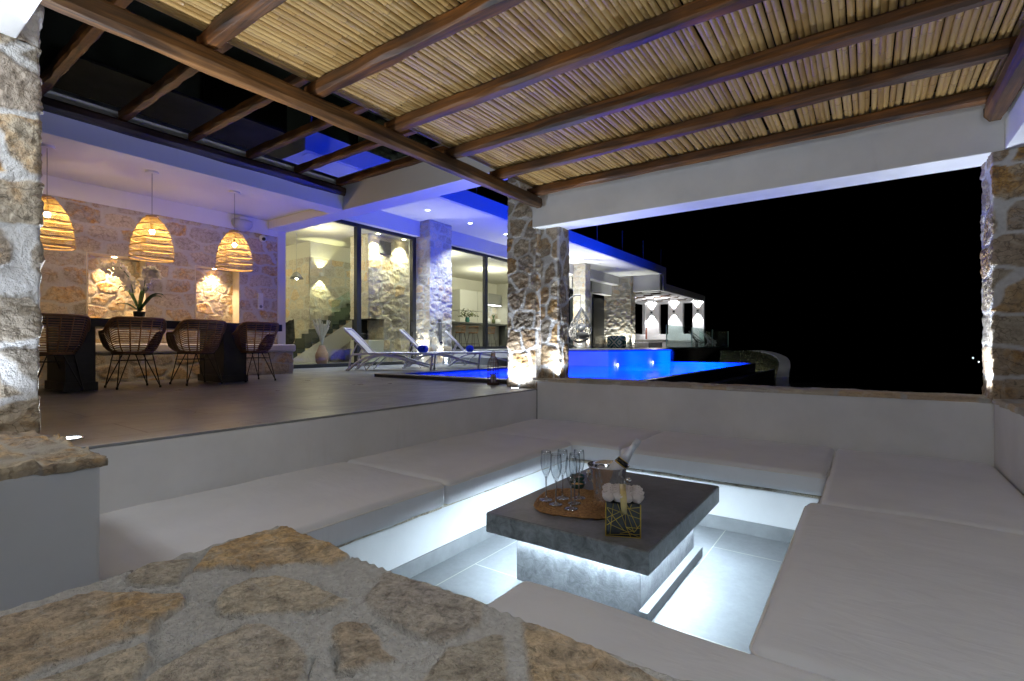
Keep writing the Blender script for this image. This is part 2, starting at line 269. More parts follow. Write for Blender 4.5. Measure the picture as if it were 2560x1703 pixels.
# ------------------------------------------------------------------ object helpers
def tag(o, label=None, cat=None, group=None, kind=None):
    if label: o['label'] = label
    if cat: o['category'] = cat
    if group: o['group'] = group
    if kind: o['kind'] = kind
    return o
def T(name, label, cat, loc=(0, 0, 0), group=None):
    o = bpy.data.objects.new(name, None); o.empty_display_size = 0.05; COL.objects.link(o); o.location = loc
    return tag(o, label, cat, group)
def wloc(o):
    b = Vector((0, 0, 0))
    while o is not None: b += Vector(o.location); o = o.parent
    return b
def copy_tree(o, parent=None):
    c = o.copy(); COL.objects.link(c)
    if parent is not None: c.parent = parent
    for ch in list(o.children): copy_tree(ch, c)
    return c
def place(o, loc, rz=0, label=None, group=None):
    o.location = loc; o.rotation_euler = (0, 0, rz)
    if label: o['label'] = label
    if group: o['group'] = group
    return o
class MB:
    def __init__(s): s.v = []; s.f = []; s.c = None
    def add(s, V, F):
        b = len(s.v); s.v += [tuple(p) for p in V]; s.f += [tuple(i+b for i in f) for f in F]; return s
    def box(s, x0, x1, y0, y1, z0, z1):
        return s.add([(x0,y0,z0),(x1,y0,z0),(x1,y1,z0),(x0,y1,z0),(x0,y0,z1),(x1,y0,z1),(x1,y1,z1),(x0,y1,z1)],
                     [(0,3,2,1),(4,5,6,7),(0,1,5,4),(1,2,6,5),(2,3,7,6),(3,0,4,7)])
    def quad(s, a, b, c, d): return s.add([a, b, c, d], [(0, 1, 2, 3)])
    def prism(s, poly, z0, z1):
        n = len(poly); V = [(x, y, z0) for x, y in poly] + [(x, y, z1) for x, y in poly]
        F = [tuple(range(n-1, -1, -1)), tuple(range(n, 2*n))] + [(i, (i+1) % n, n+(i+1) % n, n+i) for i in range(n)]
        return s.add(V, F)
    def extr(s, poly3, d):   # extrude planar polygon by vector d
        n = len(poly3); P = [Vector(p) for p in poly3]; d = Vector(d)
        V = P + [p+d for p in P]
        F = [tuple(range(n-1, -1, -1)), tuple(range(n, 2*n))] + [(i, (i+1) % n, n+(i+1) % n, n+i) for i in range(n)]
        return s.add(V, F)
    def tube(s, pts, r, n=8, closed=False, cap=True, flat=1.0, upv=None):
        P = [Vector(p) for p in pts]; m = len(P); V = []; F = []
        R = r if isinstance(r, (list, tuple)) else [r]*m
        prev = None
        for i in range(m):
            if closed: t = P[(i+1) % m] - P[i-1]
            else: t = P[min(i+1, m-1)] - P[max(i-1, 0)]
            if t.length < 1e-9: t = Vector((0, 0, 1))
            t.normalize()
            if prev is None:
                a = Vector(upv) if upv else (Vector((0, 0, 1)) if abs(t.z) < 0.9 else Vector((1, 0, 0)))
            else: a = prev
            u = a - t*a.dot(t)
            if u.length < 1e-6: u = Vector((1, 0, 0)) - t*t.x
            u.normalize(); w = t.cross(u); prev = u
            for k in range(n):
                an = 2*pi*(k+0.5)/n; V.append(P[i] + u*cos(an)*R[i]*flat + w*sin(an)*R[i])
        mm = m if closed else m-1
        for i in range(mm):
            j = (i+1) % m
            for k in range(n): F.append((i*n+k, i*n+(k+1) % n, j*n+(k+1) % n, j*n+k))
        if cap and not closed: F.append(tuple(range(n-1, -1, -1))); F.append(tuple((m-1)*n+k for k in range(n)))
        return s.add(V, F)
    def lathe(s, prof, c=(0, 0, 0), n=24, cap0=True, cap1=True):
        V = []; F = []; m = len(prof)
        for r, z in prof:
            for k in range(n): a = 2*pi*k/n; V.append((c[0]+r*cos(a), c[1]+r*sin(a), c[2]+z))
        for i in range(m-1):
            for k in range(n): F.append((i*n+k, i*n+(k+1) % n, (i+1)*n+(k+1) % n, (i+1)*n+k))
        if cap0: F.append(tuple(range(n-1, -1, -1)))
        if cap1: F.append(tuple((m-1)*n+k for k in range(n)))
        return s.add(V, F)
    def rbox(s, x0, x1, y0, y1, z0, z1, r, crown=0, nz=0, seed=0, res=0.05, sag=None, crease=0):
        H = Vector(((x1-x0)/2, (y1-y0)/2, (z1-z0)/2)); C = Vector(((x0+x1)/2, (y0+y1)/2, (z0+z1)/2)); idx = {}; V = []; F = []
        def ax(h):
            a = [-h + r*(1-cos(k/4*pi/2)) if 0 else -h + 2*r*k/4*0.5 for k in range(4)]
            nn = max(2, int((2*h-2*r)/res)); mid = [-h+r+(2*h-2*r)*k/nn for k in range(nn+1)]
            return a + mid + [-q for q in reversed(a)]
        def vert(p):
            k = (round(p.x, 5), round(p.y, 5), round(p.z, 5))
            if k in idx: return idx[k]
            q = Vector((max(-H.x+r, min(H.x-r, p.x)), max(-H.y+r, min(H.y-r, p.y)), max(-H.z+r, min(H.z-r, p.z))))
            d = p - q
            if d.length > 1e-9: d = d.normalized()*r
            o = q + d
            if crown and p.z > 0:
                fx = 1-(abs(p.x)/H.x)**3; fy = 1-(abs(p.y)/H.y)**3; o.z += crown*fx*fy
            if nz:
                w = o + C; k2 = 6.3
                o += d.normalized()*nz*(sin(w.x*k2+seed)*sin(w.y*k2*1.3+seed*2)+0.5*sin(w.y*17+w.x*9+seed)) if d.length > 1e-9 else Vector((0, 0, nz*0.6*sin(w.x*4+seed)*sin(w.y*5+seed)))
            if crease and p.z > 0:
                w = o + C; g = 1.2*sin(w.x*3.1+seed)+0.8*sin(w.x*7.3+seed*3); q = w.y*21+g*2.2
                env = max(0, sin(w.y*1.9+seed*1.3+0.6*sin(w.x*2.2)))**2; o.z -= crease*env*(abs(sin(q))**0.5-0.7) + crease*0.5*sin(w.x*11+w.y*4+seed)*env
            idx[k] = len(V); V.append(o + C); return idx[k]
        X, Y, Z = ax(H.x), ax(H.y), ax(H.z)
        def face(A, B, fn):
            for i in range(len(A)-1):
                for j in range(len(B)-1):
                    q = [vert(fn(A[i], B[j])), vert(fn(A[i+1], B[j])), vert(fn(A[i+1], B[j+1])), vert(fn(A[i], B[j+1]))]
                    if len(set(q)) == 4: F.append(tuple(q))
        face(X, Y, lambda a, b: Vector((a, b, H.z))); face(Y, X, lambda a, b: Vector((b, a, -H.z)))
        face(X, Z, lambda a, b: Vector((a, -H.y, b))); face(Z, X, lambda a, b: Vector((b, H.y, a)))
        face(Y, Z, lambda a, b: Vector((H.x, a, b))); face(Z, Y, lambda a, b: Vector((-H.x, b, a)))
        return s.add(V, F)
    def sph(s, c, r, n=10, sz=(1, 1, 1)):
        pr = [(r*sin(pi*k/n) , -r*cos(pi*k/n)) for k in range(n+1)]; pr[0] = (1e-4, -r); pr[-1] = (1e-4, r)
        b = len(s.v); s.lathe(pr, (0, 0, 0), n*2)
        for i in range(b, len(s.v)): p = s.v[i]; s.v[i] = (p[0]*sz[0]+c[0], p[1]*sz[1]+c[1], p[2]*sz[2]+c[2])
        return s
    def xf(s, M, start=0):
        for i in range(start, len(s.v)): s.v[i] = tuple(M @ Vector(s.v[i]))
        return s
    def build(s, name, m, parent=None, smooth=False, bevel=0, kind=None, col=None, seg=2):
        base = wloc(parent) if parent is not None else Vector((0, 0, 0))
        me = bpy.data.meshes.new(name); V = [(p[0]-base.x, p[1]-base.y, p[2]-base.z) for p in s.v]
        me.from_pydata(V, [], s.f)
        if col is not None:
            a = me.color_attributes.new('sc', 'FLOAT_COLOR', 'POINT'); a.data.foreach_set('color', np.asarray(col, dtype=np.float32).ravel())
        me.materials.append(m)
        if smooth: me.polygons.foreach_set('use_smooth', [True]*len(me.polygons))
        me.update(); o = bpy.data.objects.new(name, me); COL.objects.link(o)
        if parent is not None: o.parent = parent
        if bevel:
            b = o.modifiers.new('bevel', 'BEVEL'); b.width = bevel; b.segments = seg; b.limit_method = 'ANGLE'
        if kind: o['kind'] = kind
        return o
def bx(name, m, parent, x0, x1, y0, y1, z0, z1, bevel=0.004, **kw): return MB().box(x0, x1, y0, y1, z0, z1).build(name, m, parent, bevel=bevel, **kw)
def struct(name, mb, m, **kw): return tag(mb.build(name, m, **kw), kind='structure')

# ------------------------------------------------------------------ numpy noise and stonework
def _h(i, j, s):
    x = np.sin(i*127.1 + j*311.7 + s*74.7)*43758.5453; return x - np.floor(x)
def vnoise(x, y, s=0):
    i = np.floor(x); j = np.floor(y); f = x-i; g = y-j; f = f*f*(3-2*f); g = g*g*(3-2*g)
    return (_h(i, j, s)*(1-f)+_h(i+1, j, s)*f)*(1-g) + (_h(i, j+1, s)*(1-f)+_h(i+1, j+1, s)*f)*g
def fbm(x, y, s=0, o=4):
    t = np.zeros_like(x); a = 0.5
    for k in range(o): t += a*vnoise(x, y, s+k*7.3); x = x*2.03+5.1; y = y*2.03+1.7; a *= 0.5
    return t/(1-0.5**o)
def vor(U, V, cw, ch, seed, p=3.2):
    """coursed rubble: jittered cells under a squarish metric; returns edge distance and two per-stone randoms"""
    u = U/cw + 0.16*(fbm(U*9, V*9, seed, 3)-0.5); v = V/ch + 0.20*(fbm(U*9+7, V*9+3, seed+3, 3)-0.5)
    bi, bj = np.floor(u), np.floor(v); f1 = np.full(u.shape, 9e9); f2 = np.full(u.shape, 9e9); id1 = np.zeros_like(u); id2 = np.zeros_like(u)
    for di in range(-2, 3):
        for dj in range(-2, 3):
            j = bj+dj; i = bi+di; off = 0.5*(j % 2)
            x = i + off + 0.5 + 0.6*(_h(i, j, seed)-0.5); y = j + 0.5 + 0.5*(_h(i, j, seed+9)-0.5); sx = 0.8+0.5*_h(i, j, seed+41)
            d = (np.abs((x-u)/sx)**p + np.abs((y-v)*1.12)**p)**(1/p); m = d < f1
            f2 = np.where(m, f1, np.minimum(f2, d)); f1 = np.where(m, d, f1)
            id1 = np.where(m, _h(i, j, seed+21), id1); id2 = np.where(m, _h(i, j, seed+33), id2)
    return (f2-f1)*0.5*min(cw, ch)*1.05, id1, id2
def masonry(U, V, cw=0.3, ch=0.2, seed=0, mort=0.014, prot=0.016, rough=0.02, soft=0.008, mraise=0.0, grain=7.0):
    e, r1, r2 = vor(U, V, cw, ch, seed); w = mort*(0.5+fbm(U*6, V*6, seed+5, 2))
    k = np.clip((e-w)/soft, 0, 1); k = k*k*(3-2*k)
    a = (fbm(U*grain+r1*40, V*grain*1.5+r2*30, seed+11, 5)-0.5); b = np.abs(fbm(U*grain*2.2+r2*9, V*grain*2.2, seed+17, 4)-0.5)
    tilt = ((r1-0.5)*np.sin(U*4+r2*9) + (r2-0.5)*np.cos(V*5+r1*7))*0.4
    d = k*(prot*(0.4+r1*1.2) + rough*(a*1.6 + tilt - b*1.5)) + (1-k)*(mraise + 0.006*(fbm(U*22, V*22, seed+2, 3)-0.5))
    C = np.stack([k, r1, r2, np.ones_like(k)], -1); return d, C
def grid_faces(nu, nv, wrap=False, skip=None):
    F = []; mu = nu if wrap else nu-1
    for j in range(nv-1):
        for i in range(mu):
            if skip is not None and skip[j, i]: continue
            F.append((j*nu+i, j*nu+(i+1) % nu, (j+1)*nu+(i+1) % nu, (j+1)*nu+i))
    return F
def stone_panel(name, m, parent, org, ud, vd, Wd, Hd, res=0.02, holes=(), smooth=True, zero=False, **kw):
    nu, nv = int(Wd/res)+1, int(Hd/res)+1; u = np.linspace(0, Wd, nu); v = np.linspace(0, Hd, nv); U, V = np.meshgrid(u, v)
    d, C = masonry(U, V, **kw); ud = np.array(ud, float); vd = np.array(vd, float); nd = np.cross(ud, vd)
    P = np.array(org)[None, None] + U[..., None]*ud + V[..., None]*vd + d[..., None]*nd
    skip = np.zeros((nv, nu), bool)
    for a, b, c, e in holes: skip |= (U >= a) & (U < b-res*0.5) & (V >= c) & (V < e-res*0.5)
    mb = MB(); mb.v = [tuple(p) for p in P.reshape(-1, 3)]; mb.f = grid_faces(nu, nv, False, skip)
    return mb.build(name, m, parent, smooth=smooth, col=C.reshape(-1, 4))
def stone_box(name, m, parent, x0, x1, y0, y1, z0, z1, res=0.02, rad=0.02, top=True, wob=0.006, **kw):
    pts = []; nor = []
    cs = [((x1-rad, y0+rad), -pi/2), ((x1-rad, y1-rad), 0), ((x0+rad, y1-rad), pi/2), ((x0+rad, y0+rad), pi)]
    for q, ((cx, cy), a0) in enumerate(cs):
        for k in range(3): a = a0+k*pi/4; pts.append((cx+rad*cos(a), cy+rad*sin(a))); nor.append((cos(a), sin(a)))
        nx, ny = cs[(q+1) % 4][0]; a1 = a0+pi/2; s = (cx+rad*cos(a1), cy+rad*sin(a1)); e = (nx+rad*cos(a1), ny+rad*sin(a1))
        L = math.hypot(e[0]-s[0], e[1]-s[1]); n = max(1, int(L/res))
        for k in range(1, n): t = k/n; pts.append((s[0]+(e[0]-s[0])*t, s[1]+(e[1]-s[1])*t)); nor.append((cos(a1), sin(a1)))
    P = np.array(pts); Nn = np.array(nor); L = np.r_[0, np.cumsum(np.hypot(*(np.roll(P, -1, 0)-P).T))][:-1]
    nv = max(2, int((z1-z0)/res)+1); z = np.linspace(z0, z1, nv); U, Z = np.meshgrid(L, z); d, C = masonry(U, Z, **kw)
    d = d + wob*2*(fbm(U*3, Z*3, 4, 2)-0.5)
    X = P[None, :, 0] + d*Nn[None, :, 0]; Y = P[None, :, 1] + d*Nn[None, :, 1]
    mb = MB(); n = len(P); mb.v = [tuple(p) for p in np.stack([X, Y, Z], -1).reshape(-1, 3)]; mb.f = grid_faces(n, nv, True)
    if top: mb.f.append(tuple((nv-1)*n+k for k in range(n)))
    return mb.build(name, m, parent, smooth=True, col=C.reshape(-1, 4))
def cap(name, m, parent, x0, x1, y0, y1, z, th=0.05, res=0.02, edges='lrfn', seed=1, rel=0.012, ew=0.012, maskfn=None, **kw):
    """rough stone coping: a height field with ragged edges that turn down"""
    prof = [(0.0, th), (0.004, th*0.55), (0.003, th*0.2), (-0.003, 0.012)]
    nx = max(2, int((x1-x0)/res)); ny = max(2, int((y1-y0)/res)); gx = [(x0+(x1-x0)*k/nx, 0, 0.0, 0) for k in range(nx+1)]; gy = [(y0+(y1-y0)*k/ny, 0, 0.0, 0) for k in range(ny+1)]
    if 'l' in edges: gx = [(x0, -1, a, b) for a, b in prof] + gx
    if 'r' in edges: gx = gx + [(x1, 1, a, b) for a, b in reversed(prof)]
    if 'n' in edges: gy = [(y0, -1, a, b) for a, b in prof] + gy
    if 'f' in edges: gy = gy + [(y1, 1, a, b) for a, b in reversed(prof)]
    GX = np.array(gx); GY = np.array(gy); A, B = np.meshgrid(GX[:, 0], GY[:, 0])
    if maskfn is None: d, C = masonry(A, B, seed=seed, **kw)
    else: d, C = maskfn(A, B)
    X = A + (GX[None, :, 1]*GX[None, :, 2]); Y = B + (GY[:, 1]*GY[:, 2])[:, None]
    wl = ew*2*(fbm(B*7+seed, B*0+seed, seed+1, 4)-0.5); wf = ew*2*(fbm(A*7+seed, A*0+3, seed+2, 4)-0.5)
    def near(v, e, w=0.08): return np.clip(1-np.abs(v-e)/w, 0, 1)
    if 'l' in edges: X = X + wl*near(A, x0)
    if 'r' in edges: X = X + wl*near(A, x1)
    if 'f' in edges: Y = Y + wf*near(B, y1)
    if 'n' in edges: Y = Y + wf*near(B, y0)
    dz = np.maximum(GX[None, :, 3]*np.ones_like(A), GY[:, 3][:, None]*np.ones_like(A))
    Z = z + d*np.where(dz > 0, 0.3, 1) - dz
    mb = MB(); mb.v = [tuple(p) for p in np.stack([X, Y, Z], -1).reshape(-1, 3)]; mb.f = grid_faces(len(gx), len(gy))
    return mb.build(name, m, parent, smooth=True, col=C.reshape(-1, 4))
# ================================================================== THE SETTING
# far ground and sea (night)
mb = MB(); mb.quad((-3000, -3000, -40), (3000, -3000, -40), (3000, 4000, -40), (-3000, 4000, -40)); struct('sea', mb, sea_m)
def hill():
    nx, ny = 60, 60; X, Y = np.meshgrid(np.linspace(-60, 60, nx), np.linspace(-30, 90, ny))
    dd = np.clip((X+3.0)/40, 0, 1); Z = -1.55 - 30*dd**1.5 - 0.02*np.clip(Y-10, 0, 99) + 0.5*(fbm(X*0.4, Y*0.4, 3, 4)-0.5)
    mb = MB(); mb.v = [tuple(p) for p in np.stack([X, Y, Z], -1).reshape(-1, 3)]; mb.f = grid_faces(nx, ny); return mb
for xx, yy, l in ((2433, 895, 'tiny white light far out in the darkness, the upper of two'), (2447, 905, 'tiny white light far out in the darkness, the lower of two')):
    lat = (xx-1280)/1248.4*300; tag(MB().sph((-0.5803*300+0.8143*lat, 0.8143*300+0.5803*lat, 0.53-(yy-865.5)/1248.4*300), 0.28, 6).build('distant_lamp', emis('distant_lamp_%d' % xx, (0.85, 0.9, 1.0), 6), None), l, 'lamp', 'two distant lights')
tag(hill().build('ground', ground_m, smooth=True), kind='structure')

# patio slab, cut round the lounge pit and the pool
XL, XR, YF = -3.33, 0.78, 5.206          # lounge inner faces
mb = MB()
mb.box(-14.5, XL-0.052, -2.0, 5.65, -0.25, 0.0); mb.box(-14.5, -6.95, 5.65, 11.45, -0.25, 0.0); mb.box(XL-0.052, -4.01, -2.0, 0.05, -0.2, -0.001)
struct('patio_floor', mb, patio_tile)
mb = MB(); mb.box(-2.62, 0.9, -0.8, 4.4, -1.0, -0.9); struct('pit_floor', mb, pit_tile)

# ------------------------------------------------------------------ pool
pool = T('swimming_pool', 'blue lit infinity pool with dark raised coping beside the sun loungers', 'pool', (-5, 9, -1.3))
PX0, PX1, PY0, PY1 = -6.6, -2.85, 5.92, 16.25
mb = MB(); mb.quad((PX0, PY0, -1.3), (PX1, PY0, -1.3), (PX1, PY1, -1.3), (PX0, PY1, -1.3))
mb.quad((PX0, PY0, -1.3), (PX0, PY1, -1.3), (PX0, PY1, 0.03), (PX0, PY0, 0.03)); mb.quad((PX0, PY0, -1.3), (PX0, PY0, 0.03), (PX1, PY0, 0.03), (PX1, PY0, -1.3))
mb.quad((PX1, PY0, -1.3), (PX1, PY0, 0.015), (PX1, PY1, 0.015), (PX1, PY1, -1.3)); mb.quad((PX0, PY1, -1.3), (PX1, PY1, -1.3), (PX1, PY1, 0.015), (PX0, PY1, 0.015))
mb.box(PX0, -6.1, 7.2, 11.5, -1.3, -0.42)
mb.build('basin', pool_tile, pool)
mb = MB(); mb.box(-6.95, PX0, 5.65, 11.5, -0.1, 0.055); mb.box(PX0, -2.6, 5.65, PY0, -1.5, 0.055); mb.build('coping', coping_m, pool, bevel=0.006)
mb = MB(); mb.box(PX1+0.004, PX1+0.12, PY0, PY1+0.1, -1.6, 0.012); mb.box(-5.2, PX1, PY1+0.004, PY1+0.12, -1.6, 0.012); mb.build('infinity_edge', coping_m, pool)
mb = MB(); mb.box(PX1+0.13, -2.42, 5.62, 17.3, -0.42, -0.24); mb.box(-2.42, -2.36, 5.62, 17.4, -1.6, -0.19); mb.build('overflow_channel', mottled('channel_stone', (0.3, 0.32, 0.36), 0.5, 0.1, 4, 0.1), pool)
nx, ny = 30, 80; X, Y = np.meshgrid(np.linspace(PX0+0.002, PX1+0.02, nx), np.linspace(PY0+0.002, PY1-0.002, ny)); Z = 0.026+0.002*(fbm(X*2, Y*2, 3, 3)-0.5)
mb = MB(); mb.v = [tuple(p) for p in np.stack([X, Y, Z], -1).reshape(-1, 3)]; mb.f = grid_faces(nx, ny); tag(mb.build('water', water_m, smooth=True), kind='structure')
for x, y, p in ((-5.5, 7.3, 300), (-4.2, 7.4, 110), (-4.7, 9.4, 130), (-4.0, 11.2, 75), (-4.0, 13.2, 140), (-4.0, 14.9, 90)):
    lamp('POINT', (x, y, -0.85), p, BLUE, 0.12, parent=pool, name='underwater_light')
for x, y, p in ((-3.4, 7.4, 900), (-3.3, 10.0, 1300), (-3.3, 13.0, 1500), (-3.4, 15.6, 1500), (-3.5, 14.4, 2200)):
    lamp('SPOT', (x, y, -1.1), p, BLUE, 0.10, (-8.6, y+(9.5 if p > 2000 else 2.5), 4.4), 84, 0.9, pool, name='underwater_spot')
for y in (11.9, 14.45):
    f = MB().lathe([(0.001, 0), (0.045, 0), (0.045, 0.02), (0.001, 0.02)], (0, 0, 0), 14); f.xf(Matrix.Translation((-5.19, y, 0.045)) @ Matrix.Rotation(pi/2, 4, 'Y'))
    f.build('spotlight', emis('pool_light_%d' % int(y), (0.8, 0.9, 1), 3), pool)

# raised terrace beyond the pool
TZ = 0.43
mb = MB(); mb.box(-16, -5.25, 11.5, 16.3, -1.6, TZ-0.04); mb.box(-16, -6.75, 16.3, 32.6, -1.6, TZ-0.04); mb.box(-19, -11.02, 10.9, 11.5, -0.2, TZ-0.04); struct('terrace_wall', mb, white_far)
mb = MB(); mb.box(-16, -5.22, 11.47, 16.33, TZ-0.04, TZ); mb.box(-16, -6.72, 16.33, 32.63, TZ-0.04, TZ); struct('terrace_floor', mb, tiles('terrace_tile', (0.2, 0.2, 0.2), 1.2, 0.6, 0.35, grout=(0.12, 0.12, 0.12)))
bxm = MB(); bxm.box(-10.85, -7.0, 11.0, 11.47, 0.0, 0.2); bxm.build('terrace_step', patio_tile, None, kind='structure')
# terrace facing beyond the pool's end, its shadow painted as near-black colour
mb = MB(); mb.box(-6.7, -6.6, 16.45, 33.0, -1.6, TZ-0.05); mb.box(-6.6, -5.2, 16.38, 16.5, -1.6, TZ-0.05); tag(mb.build('shaded_facing', dark_wall), 'terrace wall beyond the far end of the pool, its shade painted dark', 'wall')
# curved retaining wall with planting on the slope
cw = T('retaining_wall', 'curved pale retaining wall wrapping a planted slope beyond the pool', 'wall', (-4, 28, -2))
def sight(px, py, D):
    lat = (px-1280)/1248.4*D; return (-0.5803*D+0.8143*lat, 0.8143*D+0.5803*lat, 0.53-(py-865.5)/1248.4*D)
WP = [(1868,876,26.5),(1886,876.5,26.2),(1908,879.5,25.6),(1928,886,24.8),(1942,893,23.8),(1948,902,22.6),(1948,914,21.4),(1944,928,20.2),(1941,943,19.2)]
def wp(t):
    f = t*(len(WP)-1); i = min(int(f), len(WP)-2); g = f-i; return [WP[i][k]*(1-g)+WP[i+1][k]*g for k in range(3)]
pts = [sight(*wp(t/25)) for t in range(26)]
mb = MB()
for i, (a, b) in enumerate(zip(pts[:-1], pts[1:])):
    w = 0.17
    for zz in (0,): 
        V = [(a[0], a[1], a[2]-1.6), (b[0], b[1], b[2]-1.6), (b[0], b[1], b[2]), (a[0], a[1], a[2]), (a[0]+w*2.4, a[1]+w, a[2]-1.6), (b[0]+w*2.4, b[1]+w, b[2]-1.6), (b[0]+w*2.4, b[1]+w, b[2]), (a[0]+w*2.4, a[1]+w, a[2])]
        mb.add(V, [(0,1,2,3),(7,6,5,4),(3,2,6,7),(0,4,5,1)] + ([(0,3,7,4)] if i == 0 else []) + ([(1,5,6,2)] if i == len(pts)-2 else []))
mb.build('wall', white_far, cw)
nx, ny = 50, 30; G_ = []; rs = np.random.RandomState(3)
for jj in range(ny):
    x1, y1, D = wp(jj/(ny-1)); 
    for ii in range(nx):
        u = ii/(nx-1); G_.append(sight(1800+(x1-1800)*u, y1+2.0+2*u*(1-u), D+0.3*(1-u)))
G_ = np.array(G_).reshape(ny, nx, 3); G_[..., 2] += 0.10*(fbm(G_[..., 0]*3, G_[..., 1]*3, 5, 4)-0.55)
mb = MB(); mb.v = [tuple(p) for p in G_.reshape(-1, 3)]; mb.f = grid_faces(nx, ny)
tag(mb.build('slope', mottled('slope_earth', (0.16, 0.15, 0.08), 0.95, 0.7, 2.5, 0.9, 9, bd=0.1), smooth=True), kind='structure')
mb = MB()
for k in range(420):
    gi, gj = random.randrange(2, 47), random.randrange(1, 28); x, y, z = G_[gj, gi]
    for q in range(9):
        a = random.uniform(0, 6.28); l = random.uniform(0.03, 0.10); el = random.uniform(0.1, 1.2); c = Vector((x+random.uniform(-.1, .1), y+random.uniform(-.1, .1), z)); d = Vector((cos(a)*cos(el), sin(a)*cos(el), sin(el)))*l; w = Vector((-sin(a), cos(a), 0))*l*0.22
        mb.add([c, c+d*0.5+w, c+d, c+d*0.5-w], [(0, 1, 2, 3)])
tag(mb.build('ground_cover', leaf_dull), 'low olive green planting covering the slope beyond the pool', 'ground cover', kind='stuff')
mb = MB()
for k in range(160):
    x = -2.0+random.random()*4.0; y = 11+random.random()*8; r = random.uniform(0.05, 0.22); c0 = len(mb.v)
    mb.sph((x, y, -1.5-30*max(0, (x+3)/40)**1.5), r, 4, (1, random.uniform(.6, 1.2), random.uniform(.4, .8)))
    for i in range(c0, len(mb.v)): p = mb.v[i]; mb.v[i] = tuple(q+random.uniform(-.25, .25)*r for q in p)
tag(mb.build('rubble', rock_m), 'grey rubble lying on the dark slope below the pool', 'rubble', kind='stuff')

# ================================================================== SUNKEN LOUNGE
fw = T('parapet_wall', 'white parapet with ragged stone coping below the big far opening', 'wall', (-1.3, 5.4, -0.9))
bx('wall', white, fw, XL, XR+0.5, YF, 5.58, -0.95, 0.105, 0.01)
cap('coping', coping_pale, fw, XL-0.06, XR+0.02, YF-0.006, 5.6, 0.128, th=0.034, res=0.014, edges='lnf', seed=3, cw=0.42, ch=0.3, mort=0.01, prot=0.006, rough=0.012, ew=0.014)
rw = T('parapet_wall', 'white parapet with stone coping along the right side of the sunken lounge', 'wall', (1.0, 2.5, -0.9))
bx('wall', white, rw, XR, 1.3, -0.9, YF, -0.95, 0.105, 0.012)
cap('coping', coping_pale, rw, XR-0.01, 1.32, -0.9, YF-0.02, 0.132, th=0.034, res=0.016, edges='lr', seed=5, cw=0.42, ch=0.3, mort=0.01, prot=0.006, rough=0.012, ew=0.016)
lw = T('retaining_wall', 'long white back wall of the left seat, level with the patio floor', 'wall', (-3.4, 2.8, -0.9))
MB().box(XL-0.051, XL, 0.62, YF-0.002, -0.95, -0.012).build('wall', white, lw, bevel=0.01)
MB().box(XL-0.05, XL-0.001, 0.62, YF, -0.012, 0.003).build('edge_tile', skirt_tile, lw, bevel=0.002)
# block under the near left pillar
nb = T('pier', 'white plastered pier capped with layered brown stone, left foreground', 'pier', (-3.0, 0.1, -0.9))
bx('wall', plaster('grey_white_plaster', (0.66, 0.68, 0.71)), nb, -4.0, -2.4, -1.6, 0.645, -0.95, 0.075, 0.012)
stone_ledge = stone_mat('layered_stone', tint=(1.1, 1.0, 0.85), ochre=0.48, mortar=(0.4, 0.36, 0.3), contrast=1.6, bstr=1.0, fine=22)
cap('coping', stone_ledge, nb, -4.05, -2.392, -1.6, 0.655, 0.104, th=0.036, res=0.009, edges='rf', seed=12, cw=0.8, ch=0.16, mort=0.004, prot=0.012, rough=0.045, ew=0.02, grain=5)
# foreground wall, stone capped: the camera looks over it.  Stones are outlined where they lie.
def sp(pts, f):
    o = []
    for x, y in pts:
        sx, sy = f(x, y); t = 0.43*1248.4/(sy-865.5); lat = (sx-1280)/1248.4*t; o.append((-0.5803*t+0.8143*lat, 0.8143*t+0.5803*lat))
    return np.array(o)
z7 = lambda x, y: (x*.57582, 800+y*.57582); z6b = lambda x, y: (700+x*.29699, 1250+y*.29699); dd_ = lambda x, y: (x*1.0861, y*1.0861)
STONES = [
 (sp([(832,1098),(915,1000),(1110,932),(1240,898),(1300,925),(1400,955),(1530,1015),(1450,1070),(1330,1060),(1200,1070),(1090,1090),(960,1075)], z7), 0.98, 0.95),
 (sp([(545,1115),(650,1062),(760,1045),(850,1035),(800,1090),(770,1140),(670,1155),(560,1150)], z7), 0.2, 0.1),
 (sp([(-300,1400),(0,1300),(250,1222),(420,1180),(640,1190),(800,1185),(810,1220),(780,1260),(700,1300),(640,1370),(480,1420),(330,1480),(200,1510),(100,1560),(-300,1700)], z7), 0.9, 0.8),
 (sp([(925,1240),(960,1180),(1080,1130),(1200,1110),(1350,1140),(1420,1180),(1520,1215),(1470,1245),(1340,1270),(1200,1275),(1060,1290),(960,1285)], z7), 0.45, 0.35),
 (sp([(690,1520),(760,1480),(900,1400),(1080,1320),(1170,1330),(1290,1400),(1340,1480),(1300,1600),(1200,1750),(620,1750),(600,1600)], z7), 0.6, 0.8),
 (sp([(880,592),(1000,612),(1150,655),(1400,765),(1700,872),(1722,960),(1690,1090),(1550,1170),(1350,1250),(1200,1190),(1000,1080),(850,1010),(700,870),(720,800),(830,690)], z6b), 0.7, 0.6),
 (sp([(430,1100),(500,1040),(600,1020),(740,1060),(850,1170),(890,1290),(1010,1370),(800,1410),(640,1470),(500,1460),(470,1300),(420,1180)], z6b), 0.85, 0.55),
 (sp([(1198,1432),(1260,1450),(1340,1484),(1430,1524),(1530,1572),(1640,1640),(1560,1760),(1300,1760),(1225,1640)], dd_), 0.92, 0.9),
 (sp([(1400,1265),(1650,1190),(1800,1125),(1890,1160),(1915,1400),(1950,1600),(1900,1900),(1150,1900),(1200,1525),(1300,1400)], z6b), 0.15, 0.05),
 (sp([(-300,1760),(100,1590),(330,1510),(520,1440),(640,1400),(660,1480),(560,1600),(560,1760),(300,1900),(-300,1900)], z7), 0.4, 0.5),
]
